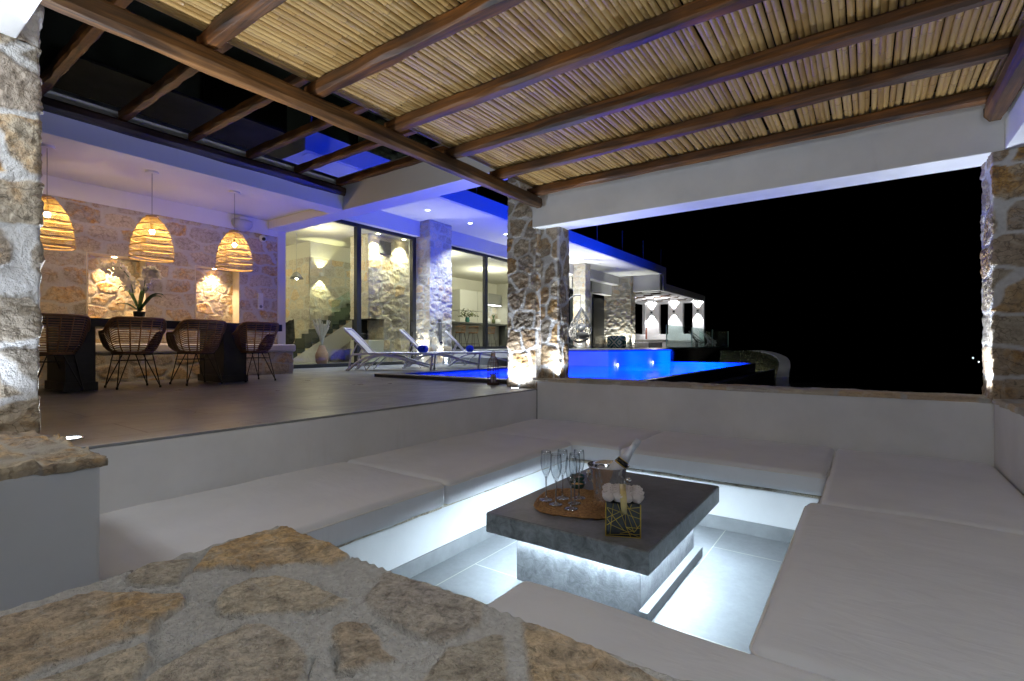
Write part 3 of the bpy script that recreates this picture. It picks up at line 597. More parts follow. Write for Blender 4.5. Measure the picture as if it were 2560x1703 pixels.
def slab_mask(A, B):
    A2 = A + 0.006*(fbm(A*40, B*40, 3, 3)-0.5); B2 = B + 0.006*(fbm(A*40, B*40, 8, 3)-0.5)
    sd = np.full(A.shape, -9.0); r1 = np.zeros_like(A); r2 = np.zeros_like(A)
    for P, q1, q2 in STONES:
        n = len(P); ins = np.zeros(A.shape, bool); dm = np.full(A.shape, 9.0)
        for i in range(n):
            x0, y0 = P[i]; x1, y1 = P[(i+1) % n]; ex, ey = x1-x0, y1-y0; L = ex*ex+ey*ey+1e-12
            t = np.clip(((A2-x0)*ex+(B2-y0)*ey)/L, 0, 1); dm = np.minimum(dm, np.hypot(A2-x0-t*ex, B2-y0-t*ey))
            c = ((y0 > B2) != (y1 > B2)) & (A2 < (x1-x0)*(B2-y0)/((y1-y0) if abs(y1-y0) > 1e-9 else 1e-9)+x0); ins ^= c
        s = np.where(ins, dm, -dm); m = s > sd; sd = np.where(m, s, sd); r1 = np.where(m, q1, r1); r2 = np.where(m, q2, r2)
    k = np.clip((sd+0.002)/0.008, 0, 1); k = k*k*(3-2*k)
    crack = np.exp(-((sd+0.003)/0.0025)**2)*(fbm(A*9, B*9, 4, 2) > 0.55)
    g = fbm(A*13+r1*9, B*13, 11, 5)-0.5; p = fbm(A*45, B*45+r2*5, 15, 4)-0.5
    d = k*(0.002+r1*0.004+0.009*g+0.008*p*(0.4+r1)) + (1-k)*(0.007*(fbm(A*55, B*55, 2, 4)-0.5)+0.003*np.sin(A*260+B*130+6*fbm(A*12, B*12, 6, 2))*fbm(A*5, B*5, 9, 2)) - 0.012*crack + 0.008*(fbm(A*4, B*4, 31, 2)-0.5)
    return d, np.stack([k, np.clip(r1+0.15*g, 0, 1), np.clip(r2+0.3*g, 0, 1), np.ones_like(k)], -1)
ns = T('parapet_wall', 'stone topped low wall with large ochre stones set in mortar, nearest foreground', 'wall', (-0.2, -0.2, -0.9))
bx('wall', white, ns, -1.13, 1.3, -0.85, 0.63, -0.95, 0.06, 0.012)
cap('coping', stone_slab, ns, -1.146, 0.7, -0.25, 0.648, 0.10, th=0.055, res=0.0042, edges='lf', seed=7, ew=0.009, maskfn=slab_mask)

# steps through the gap between pier and foreground wall
mb = MB(); mb.box(-2.395, -1.135, -0.8, -0.15, -0.9, -0.3); mb.box(-2.395, -1.135, -0.15, 0.35, -0.9, -0.6); struct('steps', mb, pit_tile)

# built in benches round the pit
def bench(label, loc, wall, slab, skirt):
    b = T('built_in_bench', label, 'bench', loc)
    MB().box(*wall).build('panel', white, b, bevel=0.008)
    x0, x1, y0, y1 = slab; e = {'l': 'r', 'f': 'n', 'r': 'l', 'n': 'f'}[skirt[0]]
    cap('stone_edge', stone_slab, b, x0, x1, y0, y1, -0.522, th=0.022, res=0.02, edges=e, seed=loc[1], cw=0.5, ch=0.4, mort=0.008, prot=0.002, rough=0.006, ew=0.012)
    MB().box(*skirt[1]).build('skirting', skirt_tile, b, bevel=0.002)
bench('white built in bench base running under the long left cushions', (-2.8, 2.5, -0.9), (XL+0.002, -2.31, 0.67, YF-0.002, -0.9, -0.548), (XL, -2.296, 0.66, 4.14), ('l', (-2.31, -2.296, 0.67, 4.13, -0.9, -0.80)))
bench('white built in bench base below the far wall of the sunken lounge', (-1.2, 4.6, -0.9), (-2.309, XR-0.002, 4.13, YF-0.002, -0.9, -0.548), (-2.3, XR, 4.115, YF), ('f', (-2.295, -0.27, 4.116, 4.13, -0.9, -0.80)))
bench('white built in bench base under the wide cushions on the right', (0.25, 2.6, -0.9), (-0.26, XR-0.002, 0.66, 4.128, -0.9, -0.548), (-0.272, XR, 0.66, 4.12), ('r', (-0.274, -0.26, 0.66, 4.115, -0.9, -0.80)))
bench('white built in bench base under the nearest cushion by the foreground wall', (-0.66, 1.1, -0.9), (-1.06, -0.262, 0.66, 1.52, -0.9, -0.548), (-1.07, -0.26, 0.66, 1.53), ('n', (-1.06, -0.275, 1.52, 1.534, -0.9, -0.80)))

def cushion(label, x0, x1, y0, y1, seed, sides):
    c = T('seat_cushion', label, 'cushion', ((x0+x1)/2, (y0+y1)/2, -0.52), 'pale grey cushions on the lounge benches')
    MB().rbox(x0, x1, y0, y1, -0.519, -0.356, 0.042, 0.018, 0.003, seed, 0.022, crease=0.0042 if seed == 2 else 0.0014).build('cushion', cushion_m, c, smooth=True)
    i = 0.006; r = 0.05; P = []
    for (cx, cy, a0) in ((x1-r, y0+r, -pi/2), (x1-r, y1-r, 0), (x0+r, y1-r, pi/2), (x0+r, y0+r, pi)):
        for k in range(5): a = a0+k*pi/8; P.append((cx+(r-i)*cos(a)*1.12, cy+(r-i)*sin(a)*1.12, -0.385+0.002*sin(9*(cx+cy)+k)))
    mb = MB().tube(P, 0.005, 6, closed=True); mb.build('piping', cushion_w, c, smooth=True)
cushion('long pale cushion on the left bench nearest the stone capped pier', XL+0.005, -2.235, 0.652, 2.405, 1, '')
cushion('creased pale cushion in the middle of the left bench', XL+0.005, -2.225, 2.412, 4.10, 2, '')
cushion('pale corner cushion below the stone pillar, left of the bucket', XL+0.005, -1.765, 4.11, YF-0.01, 3, '')
cushion('pale cushion on the far bench directly behind the coffee table', -1.755, -0.235, 4.06, YF-0.01, 4, '')
cushion('pale corner cushion where the far bench meets the right bench', -0.225, XR-0.01, 3.345, YF-0.015, 5, '')
cushion('widest pale cushion on the right bench beside the table, in the foreground', -0.29, XR-0.008, 1.61, 3.335, 6, '')
cushion('pale cushion on the near bench between foreground wall and table', -1.085, XR-0.01, 0.67, 1.60, 7, '')

# ------------------------------------------------------------------ pillars
UPK = 3.0
def uplight(loc, label, power, angle=70, target=(0, 0, 2), spot_off=(0, 0, 0.03), r=0.05):
    u = T('ground_uplight', label, 'uplight', loc, 'recessed uplights at the pillars')
    x, y, z = loc
    MB().lathe([(r, 0), (r+0.014, 0.002), (r+0.014, 0.006), (r, 0.006)], (x, y, z), 20, False, False).build('ring', steel, u, smooth=True)
    MB().lathe([(0.001, 0.004), (r, 0.004)], (x, y, z), 20, False, False).build('lens', LENS, u)
    lamp('SPOT', (x, y, z+0.02), power*UPK, UP, 0.03, (x+target[0], y+target[1], z+target[2]), angle, 1.0, u)
LENS = emis('uplight_lens', UP, 18)
p1 = T('stone_pillar', 'brightly uplit rubble stone pillar at far left corner of the sunken lounge', 'pillar', (-3.58, 5.48, 0))
stone_box('shaft', stone, p1, -3.815, -3.36, 5.25, 5.72, 0.0, 2.84, 0.014, 0.012, cw=0.27, ch=0.24, seed=41, mort=0.012, prot=0.007, rough=0.016, mraise=0.003, grain=16)
p2 = T('stone_pillar', 'shorter rubble pillar abutting the taller one, standing on the coping', 'pillar', (-3.25, 5.5, 0.12))
stone_box('shaft', stone, p2, -3.40, -3.10, 5.345, 5.60, 0.115, 2.0, 0.013, 0.012, cw=0.2, ch=0.27, seed=57, mort=0.011, prot=0.007, rough=0.015, mraise=0.003, grain=16)
p3 = T('stone_pillar', 'rubble stone pillar at the far right corner of the lounge opening', 'pillar', (1.0, 5.4, 0.1))
stone_box('shaft', stone, p3, 0.768, 1.34, 5.195, 5.60, 0.11, 2.0, 0.012, 0.012, cw=0.42, ch=0.27, seed=23, mort=0.012, prot=0.008, rough=0.016, grain=14)
p4 = T('stone_pillar', 'thick rubble stone pillar cut off by the left picture edge', 'pillar', (-3.55, 0.2, 0.1))
stone_box('shaft', stone, p4, -3.86, -3.325, -0.35, 0.655, 0.10, 2.0, 0.009, 0.012, cw=0.36, ch=0.27, seed=72, mort=0.016, prot=0.008, rough=0.018, grain=14)
stone_box('upper_shaft', stone, p4, -3.86, -3.325, 0.575, 0.655, 2.0, 2.75, 0.014, 0.01, cw=0.30, ch=0.26, seed=76, mort=0.02, prot=0.012, rough=0.014)
uplight((-3.605, 5.12, 0.0), 'round uplight in the patio floor at the foot of the tall far pillar', 28, 165, (0.0, -0.02, 2))
uplight((-3.06, 5.26, 0.122), 'round uplight in the coping at the foot of the shorter pillar', 21, 150, (-0.05, 0.03, 2), r=0.045)
uplight((0.60, 5.30, 0.125), 'bright uplight in the coping beside the right hand pillar', 38, 165, (-0.2, -0.3, 2))
uplight((-3.72, 0.86, 0.0), 'round uplight in the patio floor beyond the stone capped pier', 95, 150, (0.5, 0.3, 2))
uplight((-3.13, 0.32, 0.122), 'unseen uplight added in the pier coping before the left edge pillar', 9, 140, (-0.10, 0.12, 2), r=0.04)  # added lamp beyond the frame, brightening pillar and lounge
uplight((0.62, 0.40, 0.11), 'added fill uplight in the near coping, out of view beside the camera', 20, 165, (-0.3, 0.6, 2), r=0.04)  # unseen, put in to fill the lounge by way of the canes

p5 = T('stone_pillar', 'rubble stone pillar at the near right corner, behind the picture edge', 'pillar', (1.05, 0.15, 0.1))
stone_box('shaft', stone, p5, 0.80, 1.32, -0.35, 0.645, 0.10, 2.0, 0.03, 0.012, cw=0.30, ch=0.26, seed=77, mort=0.02, prot=0.012, rough=0.02)
sc5 = T('wall_light', 'added fill light in a box on the near right pillar, out of view', 'wall lamp', (0.76, 0.5, 1.68))  # invented fixture out of frame, lifts the cushions and foreground stone
MB().box(0.73, 0.80, 0.46, 0.54, 1.60, 1.72).build('housing', black_metal, sc5, bevel=0.004)
lamp('POINT', (0.66, 0.5, 1.66), 34, (0.88, 0.94, 1.0), 0.06, parent=sc5)
sc4 = T('wall_light', 'added fill light in a box on the left edge pillar, out of view', 'wall lamp', (-3.28, -0.1, 1.68))  # second invented fixture, unseen, lifts the left cushions
MB().box(-3.325, -3.20, -0.14, -0.06, 1.60, 1.72).build('housing', black_metal, sc4, bevel=0.004)
lamp('POINT', (-3.0, -0.1, 1.66), 33, (0.88, 0.94, 1.0), 0.22, parent=sc4)
# ------------------------------------------------------------------ white beams of the lounge frame
def beam(label, x0, x1, y0, y1, z0, z1, m=white, name='concrete_beam', bev=0.006):
    o = MB().box(x0, x1, y0, y1, z0, z1).build(name, m, None, bevel=bev); return tag(o, label, 'beam')
beam('white beam over the big far opening, lit blue underneath', -3.4, 1.3, YF, 5.55, 2.0, 2.56)
beam('white beam along the right side, just inside the top right corner', 0.835, 1.3, -0.9, YF-0.003, 2.0, 2.56)
beam('white beam above the left edge pillar in the top left corner', -3.86, 0.832, 0.15, 0.571, 2.0, 2.6)
# ------------------------------------------------------------------ timber pergola over the lounge
def log(name, label, m, a, b, w, h, axis, seed=0, group=None, rag=0.0045, cham=0.22):
    n = 34; A = Vector(a); B = Vector(b); mb = MB(); V = []; F = []; rr = random.Random(seed)
    ph = [rr.uniform(0, 6) for _ in range(6)]
    sec = [(-1, -1+cham*2), (-1+cham*1.4, -1), (1-cham*1.4, -1), (1, -1+cham*2), (1, 1-cham), (1-cham, 1), (-1+cham, 1), (-1, 1-cham)]
    for i in range(n+1):
        t = i/n; c = A.lerp(B, t); s = 1+0.05*sin(t*9+ph[0])+0.03*sin(t*23+ph[1])
        e = 1 - (0.10 if i in (0, n) else 0)
        for k, (p, q) in enumerate(sec):
            jx = rag*sin(t*31+ph[2]+k*1.7)+rag*0.6*sin(t*57+k); jz = rag*sin(t*27+ph[3]+k*2.1)
            o = p*w/2*s*e + jx; z = q*h/2*e + (jz if q < 0.5 else 0)
            V.append(c + (Vector((0, o, z)) if axis == 'x' else Vector((o, 0, z))))
    m8 = len(sec)
    for i in range(n):
        for k in range(m8): F.append((i*m8+k, i*m8+(k+1) % m8, (i+1)*m8+(k+1) % m8, (i+1)*m8+k))
    F.append(tuple(range(m8))); F.append(tuple(n*m8+k for k in range(m8-1, -1, -1)))
    mb.add(V, F); o = mb.build(name, m, None, smooth=False, bevel=0.004)
    return tag(o, label, 'rafter' if name == 'rafter' else 'beam', group)
order = ['first thick brown rafter, nearest the camera at the top left', 'second brown rafter, counting from the top left of the cane ceiling', 'third brown rafter, its left end above the blue ceiling panels', 'fourth brown rafter from the camera under the cane ceiling', 'fifth brown rafter, last but one before the white far beam', 'last brown rafter lying against the white beam over the far opening']
for i, L in enumerate(order):
    y = 1.45+0.7255*i; log('rafter', L, wood_x, (-3.335+0.01*random.random(), y-0.05, 2.378), (0.79, y-0.05, 2.378), 0.096, 0.094, 'x', i, 'stained rafters under the cane ceiling')
log('purlin', 'long weathered brown beam crossing the ceiling from upper left to the stone pillar', wood_y, (-3.275, 0.60, 2.267), (-3.255, 5.13, 2.267), 0.105, 0.128, 'y', 21, cham=0.3)
log('wall_plate', 'dark brown beam under the rafter ends in the top right corner', wood_y, (0.765, -0.6, 2.265), (0.765, 5.10, 2.265), 0.12, 0.125, 'y', 22, cham=0.3)
# cane ceiling
def canes():
    rr = random.Random(5); V = []; F = []; C = []; x = -3.29; ns = 7; zc = 2.448
    while x < 0.835:
        r = rr.uniform(0.0165, 0.0215); y = -0.35 + rr.uniform(-0.3, 0); rnd = rr.random()**1.0; z = zc + rr.uniform(-0.003, 0.004); sk = rr.uniform(-0.010, 0.010); ph = rr.uniform(0, 6)
        ys = [(y, 0, 1)]; step = rr.uniform(0.32, 0.5)
        while ys[-1][0] < 5.14:
            yn = min(ys[-1][0] + step*rr.uniform(0.75, 1.25), 5.15)
            if yn - ys[-1][0] > 0.05:
                ys += [(yn-0.02, 0, 1.0), (yn-0.005, 0.1, 1.02), (yn-0.0015, 0.55, 1.10), (yn+0.0015, 0.55, 1.10), (yn+0.005, 0.05, 1.01)]
            else: ys.append((yn, 0, 1))
        b0 = len(V)
        for yy, d, s in ys:
            cx = x + r + sk*(yy-2.5)/2.5 + 0.0035*sin(yy*1.7+ph); cz = z + 0.004*sin(yy*1.3+ph*2)
            for k in range(ns): a = pi + pi*k/(ns-1)*1.0; V.append((cx+r*s*cos(a), yy, cz+r*s*sin(a))); C.append((rnd, d, 0, 1))
        for i in range(len(ys)-1):
            for k in range(ns-1): F.append((b0+i*ns+k, b0+i*ns+k+1, b0+(i+1)*ns+k+1, b0+(i+1)*ns+k))
        x += 2*r + (rr.uniform(0.004, 0.010) if rr.random() < 0.06 else rr.uniform(-0.001, 0.0025))
    mb = MB(); mb.v = V; mb.f = F; return mb, C
mb, C = canes(); tag(mb.build('cane_ceiling', cane_m, None, smooth=True, col=C), 'ceiling of split bamboo canes laid side by side over the sunken lounge', 'ceiling')
mb = MB(); mb.box(-3.2, 0.8, -0.3, 5.1, 2.53, 2.54)
tag(mb.build('shade_cloth', mottled('shade_cloth', (0.03, 0.028, 0.025), 0.9, 0.2, 5, 0)), 'thin dark cover lying on top of the bamboo canes', 'cover')
# upper pergola between lounge and dining porch
order = ['thin rafter crossing the dark sky at the top left', 'second thin rafter from the left over the dark gap', 'third thin rafter over the gap beside the dining porch', 'fourth thin rafter, just left of the blue lit panels', 'thin rafter crossing between the two blue lit panels', 'thin rafter lying against the grey porch beam, right of the blue panels']
for i, L in enumerate(order):
    y = 1.456+0.742*i; log('rafter', L, wood_x, (-7.20, y-0.05, 3.255), (-4.55, y-0.05, 3.255), 0.10, 0.11, 'x', 40+i, 'thin rafters over the gap beside the dining porch')
log('ledger', 'dark beam along the porch edge carrying the thin rafters', wood_dark, (-7.20, 0.3, 3.13), (-7.20, 5.22, 3.13), 0.12, 0.14, 'y', 60, cham=0.35)

# ================================================================== DINING PORCH
beam('white porch beam above the dining chairs, tinted blue', -7.64, -7.26, -1.2, 5.24, 2.84, 3.32, ceil_m)
beam('white cross beam from the dining porch to the tall stone pillar', -9.9, -3.37, 5.243, 5.62, 2.84, 3.42, ceil_m)
pc = MB().box(-9.95, -7.642, -1.2, 5.24, 3.0, 3.34).build('porch_ceiling', ceil_m, None); tag(pc, 'white ceiling slab over the dining table with pendant shadows', 'ceiling')
mb = MB().tube([(-7.66, -1.0, 3.435), (-7.66, 5.42, 3.435)], 0.085, 16); tag(mb.build('awning_roll', mottled('awning_grey', (0.32, 0.33, 0.36), 0.35, 0.05, 4, 0), smooth=True), 'grey rolled awning lying along the top edge of the dining porch', 'awning')
dw = T('dining_wall', 'pale rubble stone wall with two lit niches behind the dining table', 'wall', (-9.7, 2, 0))
N1, N2 = (2.432, 3.181), (3.937, 4.679); NZ0, NZ1 = 0.93, 1.95; DX = -9.66
y0 = -1.2
stone_panel('stone_face', stone_dine, dw, (DX, y0, 0.0), (0, 1, 0), (0, 0, 1), 5.43-y0, 2.72, 0.017, holes=[(N1[0]-y0, N1[1]-y0, NZ0, NZ1), (N2[0]-y0, N2[1]-y0, NZ0, NZ1)], cw=0.42, ch=0.24, seed=91, mort=0.013, prot=0.004, rough=0.012, soft=0.01)
MB().box(-9.95, DX+0.008, -1.2, 5.44, 2.722, 3.0).build('white_band', ceil_m, dw, bevel=0.004)
MB().box(-9.95, DX+0.02, 5.435, 5.60, 0, 2.84).build('corner_strip', white_far, dw, bevel=0.004)
MB().box(-10.0, -9.97, -1.2, 5.43, 0, 3.0).build('wall_core', white_far, dw)
for i, (a, b) in enumerate((N1, N2)):
    m = MB(); t = 0.012; x0, x1 = DX-0.28, DX+0.011
    m.box(x0, x1, a-t, a, NZ0-t, NZ1+t); m.box(x0, x1, b, b+t, NZ0-t, NZ1+t); m.box(x0, x1, a, b, NZ1, NZ1+t); m.box(x0, x1, a, b, NZ0-t, NZ0)
    m.build('niche_lining', mottled('niche_render_%d' % i, (0.66, 0.60, 0.50), 0.85, 0.14, 5, 0.6, 28, bd=0.012), dw, bevel=0.006)
    stone_panel('niche_stone', stone_dine, dw, (DX-0.25, a, NZ0), (0, 1, 0), (0, 0, 1), b-a, NZ1-NZ0, 0.012, cw=0.25, ch=0.2, seed=13+i*8, mort=0.009, prot=0.012, rough=0.02)
    yc = (a+b)/2
    d = T('niche_downlight', 'small warm downlight in the top of the %s niche' % ('left' if i == 0 else 'right'), 'downlight', (DX-0.13, yc, NZ1), 'niche downlights')
    MB().lathe([(0.001, -0.004), (0.032, -0.004), (0.036, 0.0)], (DX-0.13, yc, NZ1-0.002), 14, False, False).build('lens', emis('niche_lens_%d' % i, NICHE, 30), d)
    lamp('SPOT', (DX-0.12, yc, NZ1-0.02), 80, NICHE, 0.02, (DX-0.19, yc, NZ0), 105, 0.9, d)
db = T('dining_bench', 'stone built bench with white cushion along the dining wall', 'bench', (-9.3, 2.5, 0))
stone_box('base', stone_dine, db, -9.64, -9.06, -1.0, 5.42, 0.0, 0.42, 0.02, 0.02, cw=0.42, ch=0.22, seed=66, mort=0.014, prot=0.012, rough=0.02)
MB().rbox(-9.63, -9.03, -1.0, 5.46, 0.425, 0.565, 0.035, 0.008, 0.002, 3, 0.09).build('cushion', cushion_w, db, smooth=True)
# things on the dining wall
sk = T('wall_speaker', 'grey bowl shaped speaker hung high in the porch corner', 'speaker', (-9.55, 4.72, 2.8))
mb = MB().sph((-9.62, 4.72, 2.86), 0.2, 10, (0.75, 0.95, 0.8)); mb.v = [(x, y, min(z, 2.90)) for x, y, z in mb.v]; mb.build('housing', mottled('speaker_grey', (0.4, 0.42, 0.5), 0.5, 0.04, 5, 0), sk, smooth=True)
MB().box(-9.66, -9.5, 4.62, 4.82, 2.90, 2.93).build('bracket', fixture_w, sk)
sc_ = T('security_camera', 'small white dome camera on the stone wall beside the speaker', 'camera', (-9.55, 5.09, 2.62))
mb = MB().sph((-9.56, 5.09, 2.62), 0.07, 8); mb.build('housing', fixture_w, sc_, smooth=True)
MB().sph((-9.505, 5.075, 2.60), 0.035, 6).build('dome', black_metal, sc_, smooth=True)
sw = T('wall_socket', 'column of two white switches and a socket on the stone wall', 'socket', (-9.64, 5.08, 1.4))
for k, z in enumerate((1.51, 1.405, 1.30)):
    f = MB().box(-9.66, -9.628, 5.035, 5.135, z-0.05, z+0.05).build('switch_plate', fixture_w, sw, bevel=0.006)
MB().lathe([(0.001, 0), (0.03, 0), (0.03, 0.004), (0.001, 0.004)], (0, 0, 0), 14).xf(Matrix.Translation((-9.629, 5.085, 1.30)) @ Matrix.Rotation(pi/2, 4, 'Y')).build('outlet', grey_metal, sw)
# ================================================================== VILLA
CZ = 4.22; RX = -8.6
vr = T('roof_canopy', 'long white canopy of the villa with blue lit front edge', 'roof', (-10, 15, CZ))
MB().box(-13.5, RX-0.05, 5.40, 25.6, CZ, CZ+0.299).build('soffit', ceil_m, vr)
MB().box(RX-0.048, RX, 5.38, 26.0, CZ-0.0, CZ+0.42).build('fascia', white_far, vr, bevel=0.006)
MB().box(RX-0.30, RX-0.06, 5.5, 25.6, CZ-0.012, CZ-0.002).build('drip_strip', white_far, vr)
MB().box(RX-0.06, RX, 25.62, 26.0, 3.40, CZ-0.002).build('fascia_return', white_far, vr)
MB().box(-11.3, -10.802, 5.45, 25.6, 3.775, CZ-0.002).build('lintel', ceil_m, vr)
MB().box(-10.1, RX-0.062, 25.2, 25.6, 3.40, CZ-0.002).build('end_wall', ceil_m, vr, bevel=0.004)
DLM = emis('downlight_lens', COOL, 22); DLO = mottled('downlight_unlit', (0.45, 0.45, 0.45), 0.4, 0.05, 5, 0)
for i, (y, on) in enumerate(((7.9, 1), (9.68, 1), (11.46, 1), (13.25, 1), (16.9, 1), (18.7, 1), (20.45, 0), (22.2, 0), (24.0, 0))):
    x = -9.7
    lab = ['first lit downlight in the villa canopy, above the nearest lounger', 'lit downlight left of the free standing stone column', 'lit downlight right of the free standing stone column', 'lit downlight at the edge of the tall pillar', 'lit downlight directly right of the lounge pillars', 'lit downlight in front of the slim stone column', 'unlit downlight over the black door', 'unlit downlight over the wide stone column', 'last unlit downlight near the canopy end'][i]
    d = T('downlight', lab, 'downlight', (x, y, CZ), 'downlights in the canopy')
    MB().lathe([(0.001, -0.012), (0.055, -0.012)], (x, y, CZ), 14, False, False).build('lens', DLM if on else DLO, d)
    MB().lathe([(0.055, -0.013), (0.075, -0.014), (0.078, -0.002)], (x, y, CZ), 14, False, False).build('trim', fixture_w, d)
    if on: lamp('SPOT', (x, y, CZ-0.03), 420, COOL, 0.04, (x, y, 0), 95, 0.8, d)
c1_ = T('stone_column', 'free standing pale stone column between living room glass and kitchen glass', 'column', (-10.7, 10.9, 0))
stone_box('shaft', stone_pale, c1_, -10.98, -10.40, 10.48, 11.40, 0, CZ, 0.024, 0.012, cw=0.34, ch=0.26, seed=31, mort=0.014, prot=0.014, rough=0.034, mraise=0.008)
c2_ = T('stone_column', 'slim pale stone column behind the hanging egg chair', 'column', (-10.5, 20.1, TZ))
stone_box('shaft', stone_pale, c2_, -10.82, -10.22, 19.95, 20.45, TZ, CZ, 0.035, 0.012, cw=0.34, ch=0.26, seed=32, mort=0.014, prot=0.014, rough=0.034, mraise=0.008)
c3_ = T('stone_column', 'widest pale stone column right of the black door on the far terrace', 'column', (-11, 25.3, TZ))
stone_box('shaft', stone_pale, c3_, -11.78, -10.13, 25.0, 25.55, TZ, CZ, 0.04, 0.012, cw=0.4, ch=0.3, seed=33, mort=0.014, prot=0.014, rough=0.045, mraise=0.008)
def upl(x, y, z, label, power=40, t=(0, 0.0, 2), ang=80):
    u = T('ground_uplight', label, 'uplight', (x, y, z), 'recessed uplights at the columns')
    MB().lathe([(0.001, 0.006), (0.06, 0.006)], (x, y, z), 14, False, False).build('lens', LENS, u)
    MB().lathe([(0.06, 0.007), (0.08, 0.006), (0.085, 0.0)], (x, y, z), 14, False, False).build('ring', steel, u)
    lamp('SPOT', (x, y, z+0.03), power*4, (0.95, 0.97, 0.88), 0.04, (x+t[0], y+t[1], z+t[2]), ang, 0.8, u)
upl(-10.25, 11.0, 0, 'uplight on the patio at the pool side of the free standing column', 36, (-0.12, 0, 2))
upl(-10.72, 10.33, 0, 'uplight on the patio at the near face of the free standing column', 40, (0, 0.12, 2))
upl(-10.8, 18.0, TZ, 'added uplight washing the white wall behind the egg chair', 170, (-0.08, 0.0, 2), 150); upl(-10.5, 19.8, TZ, 'uplight behind the egg chair at the slim column', 30, (0, 0.12, 2)); upl(-10.06, 20.2, TZ, 'uplight at the right side of the slim column', 40, (-0.12, 0, 2))  # the first uplight is added to brighten the white front wall
upl(-11.3, 24.83, TZ, 'uplight at the wide column left of the patterned pouf', 34, (0, 0.14, 2)); upl(-10.5, 24.83, TZ, 'uplight at the wide column right of the patterned pouf', 44, (0, 0.14, 2)); upl(-9.98, 25.3, TZ, 'uplight at the right flank of the wide column', 40, (-0.12, 0, 2))
wh = T('metal_handle', 'dark vertical metal spout plate fixed to the free standing stone column', 'fitting', (-10.36, 10.95, 0.6))
MB().rbox(-10.395, -10.35, 10.82, 10.93, 0.62, 1.25, 0.02, res=0.1).build('plate', grey_metal, wh, smooth=True)
MB().lathe([(0.055, 0), (0.07, 0.02), (0.055, 0.04)], (0, 0, 0), 14).xf(Matrix.Translation((-10.36, 10.875, 0.62)) @ Matrix.Rotation(pi/2, 4, 'Y')).build('spout', chrome, wh, smooth=True)

# glazed fronts
def glazing(label, x, ys, z0, z1, loc, sub=()):
    g = T('glass_wall', label, 'window', loc); w = 0.06
    mb = MB(); mb.box(x-0.08, x+0.02, ys[0]-w, ys[-1]+w, z1-0.09, z1); mb.box(x-0.08, x+0.02, ys[0]-w, ys[-1]+w, z0, z0+0.09)
    mb.build('rail_frame', frame_m, g, bevel=0.004)
    for y in ys: MB().box(x-0.10, x+0.035, y-w*1.15, y+w*1.15, z0+0.005, z1-0.005).build('mullion', frame_m, g, bevel=0.004)
    for a, b in zip(ys[:-1], ys[1:]): MB().box(x-0.034, x-0.022, a+w, b-w, z0+0.08, z1-0.08).build('pane', pane_m, g)
    return g
gl1 = glazing('tall sliding glass wall of the living room behind the sun loungers', -11.0, [3.8, 8.42, 10.40], 0.0, 3.775, (-11, 7, 0))
MB().box(-10.98, -10.93, 10.22, 10.30, 0.95, 1.25).build('handle', black_metal, gl1, bevel=0.004)
gl2 = glazing('dark framed glass wall of the kitchen seen beside the stone column', -11.0, [11.5, 13.85, 16.2, 17.0], TZ, 3.775, (-11, 13.5, TZ))

# walls round the rooms
rm = T('house_wall', 'white rendered walls and ceilings enclosing the villa rooms', 'house', (-15, 12, 0))
ROOMW = mottled('room_paint', (0.66, 0.64, 0.55), 0.85, 0.03, 1.5, 0.03)
mb = MB(); mb.box(-17.2, -17.0, 2.0, 26, 0, 4.2); mb.box(-17.0, -11.1, 1.8, 2.0, 0, 4.2); mb.build('back_wall', ROOMW, rm)
mb = MB(); mb.box(-17.0, -11.06, 2.0, 26, 4.0, 4.19); mb.build('ceiling', ROOMW, rm)
mb = MB(); mb.box(-17.0, -11.0, 2.0, 11.0, -0.12, -0.004); mb.box(-17.0, -11.0, 11.0, 26, 0.3, TZ-0.01); mb.build('room_floor', mottled('room_floor', (0.4, 0.38, 0.32), 0.3, 0.06, 2, 0), rm)
mb = MB(); mb.box(-17.0, -16.1, 22.4, 22.6, TZ, 4.0); mb.box(-16.2, -11.2, 22.4, 22.6, TZ, 4.0); mb.build('partition', ROOMW, rm)
MB().box(-11.22, -11.0, 17.06, 19.0, TZ, CZ-0.45).build('front_wall', white_far, rm, bevel=0.004)
MB().box(-11.9, -11.75, 19.0, 25.0, TZ, 3.4).build('recess_wall', white_far, rm)
MB().box(-11.74, -11.2, 20.5, 25.0, 3.25, CZ-0.46).build('door_head', white_far, rm, bevel=0.004)
dr = T('terrace_door', 'tall black framed sliding door between two stone columns', 'door', (-11.6, 22.5, TZ))
mb = MB(); mb.box(-11.72, -11.62, 21.0, 21.12, TZ, 3.25); mb.box(-11.72, -11.62, 23.6, 24.9, TZ, 3.25); mb.box(-11.72, -11.62, 21.0, 24.9, 3.05, 3.25); mb.build('frame', frame_m, dr, bevel=0.004)
MB().box(-11.68, -11.66, 21.12, 23.6, TZ, 3.05).build('pane', pane_m, dr)
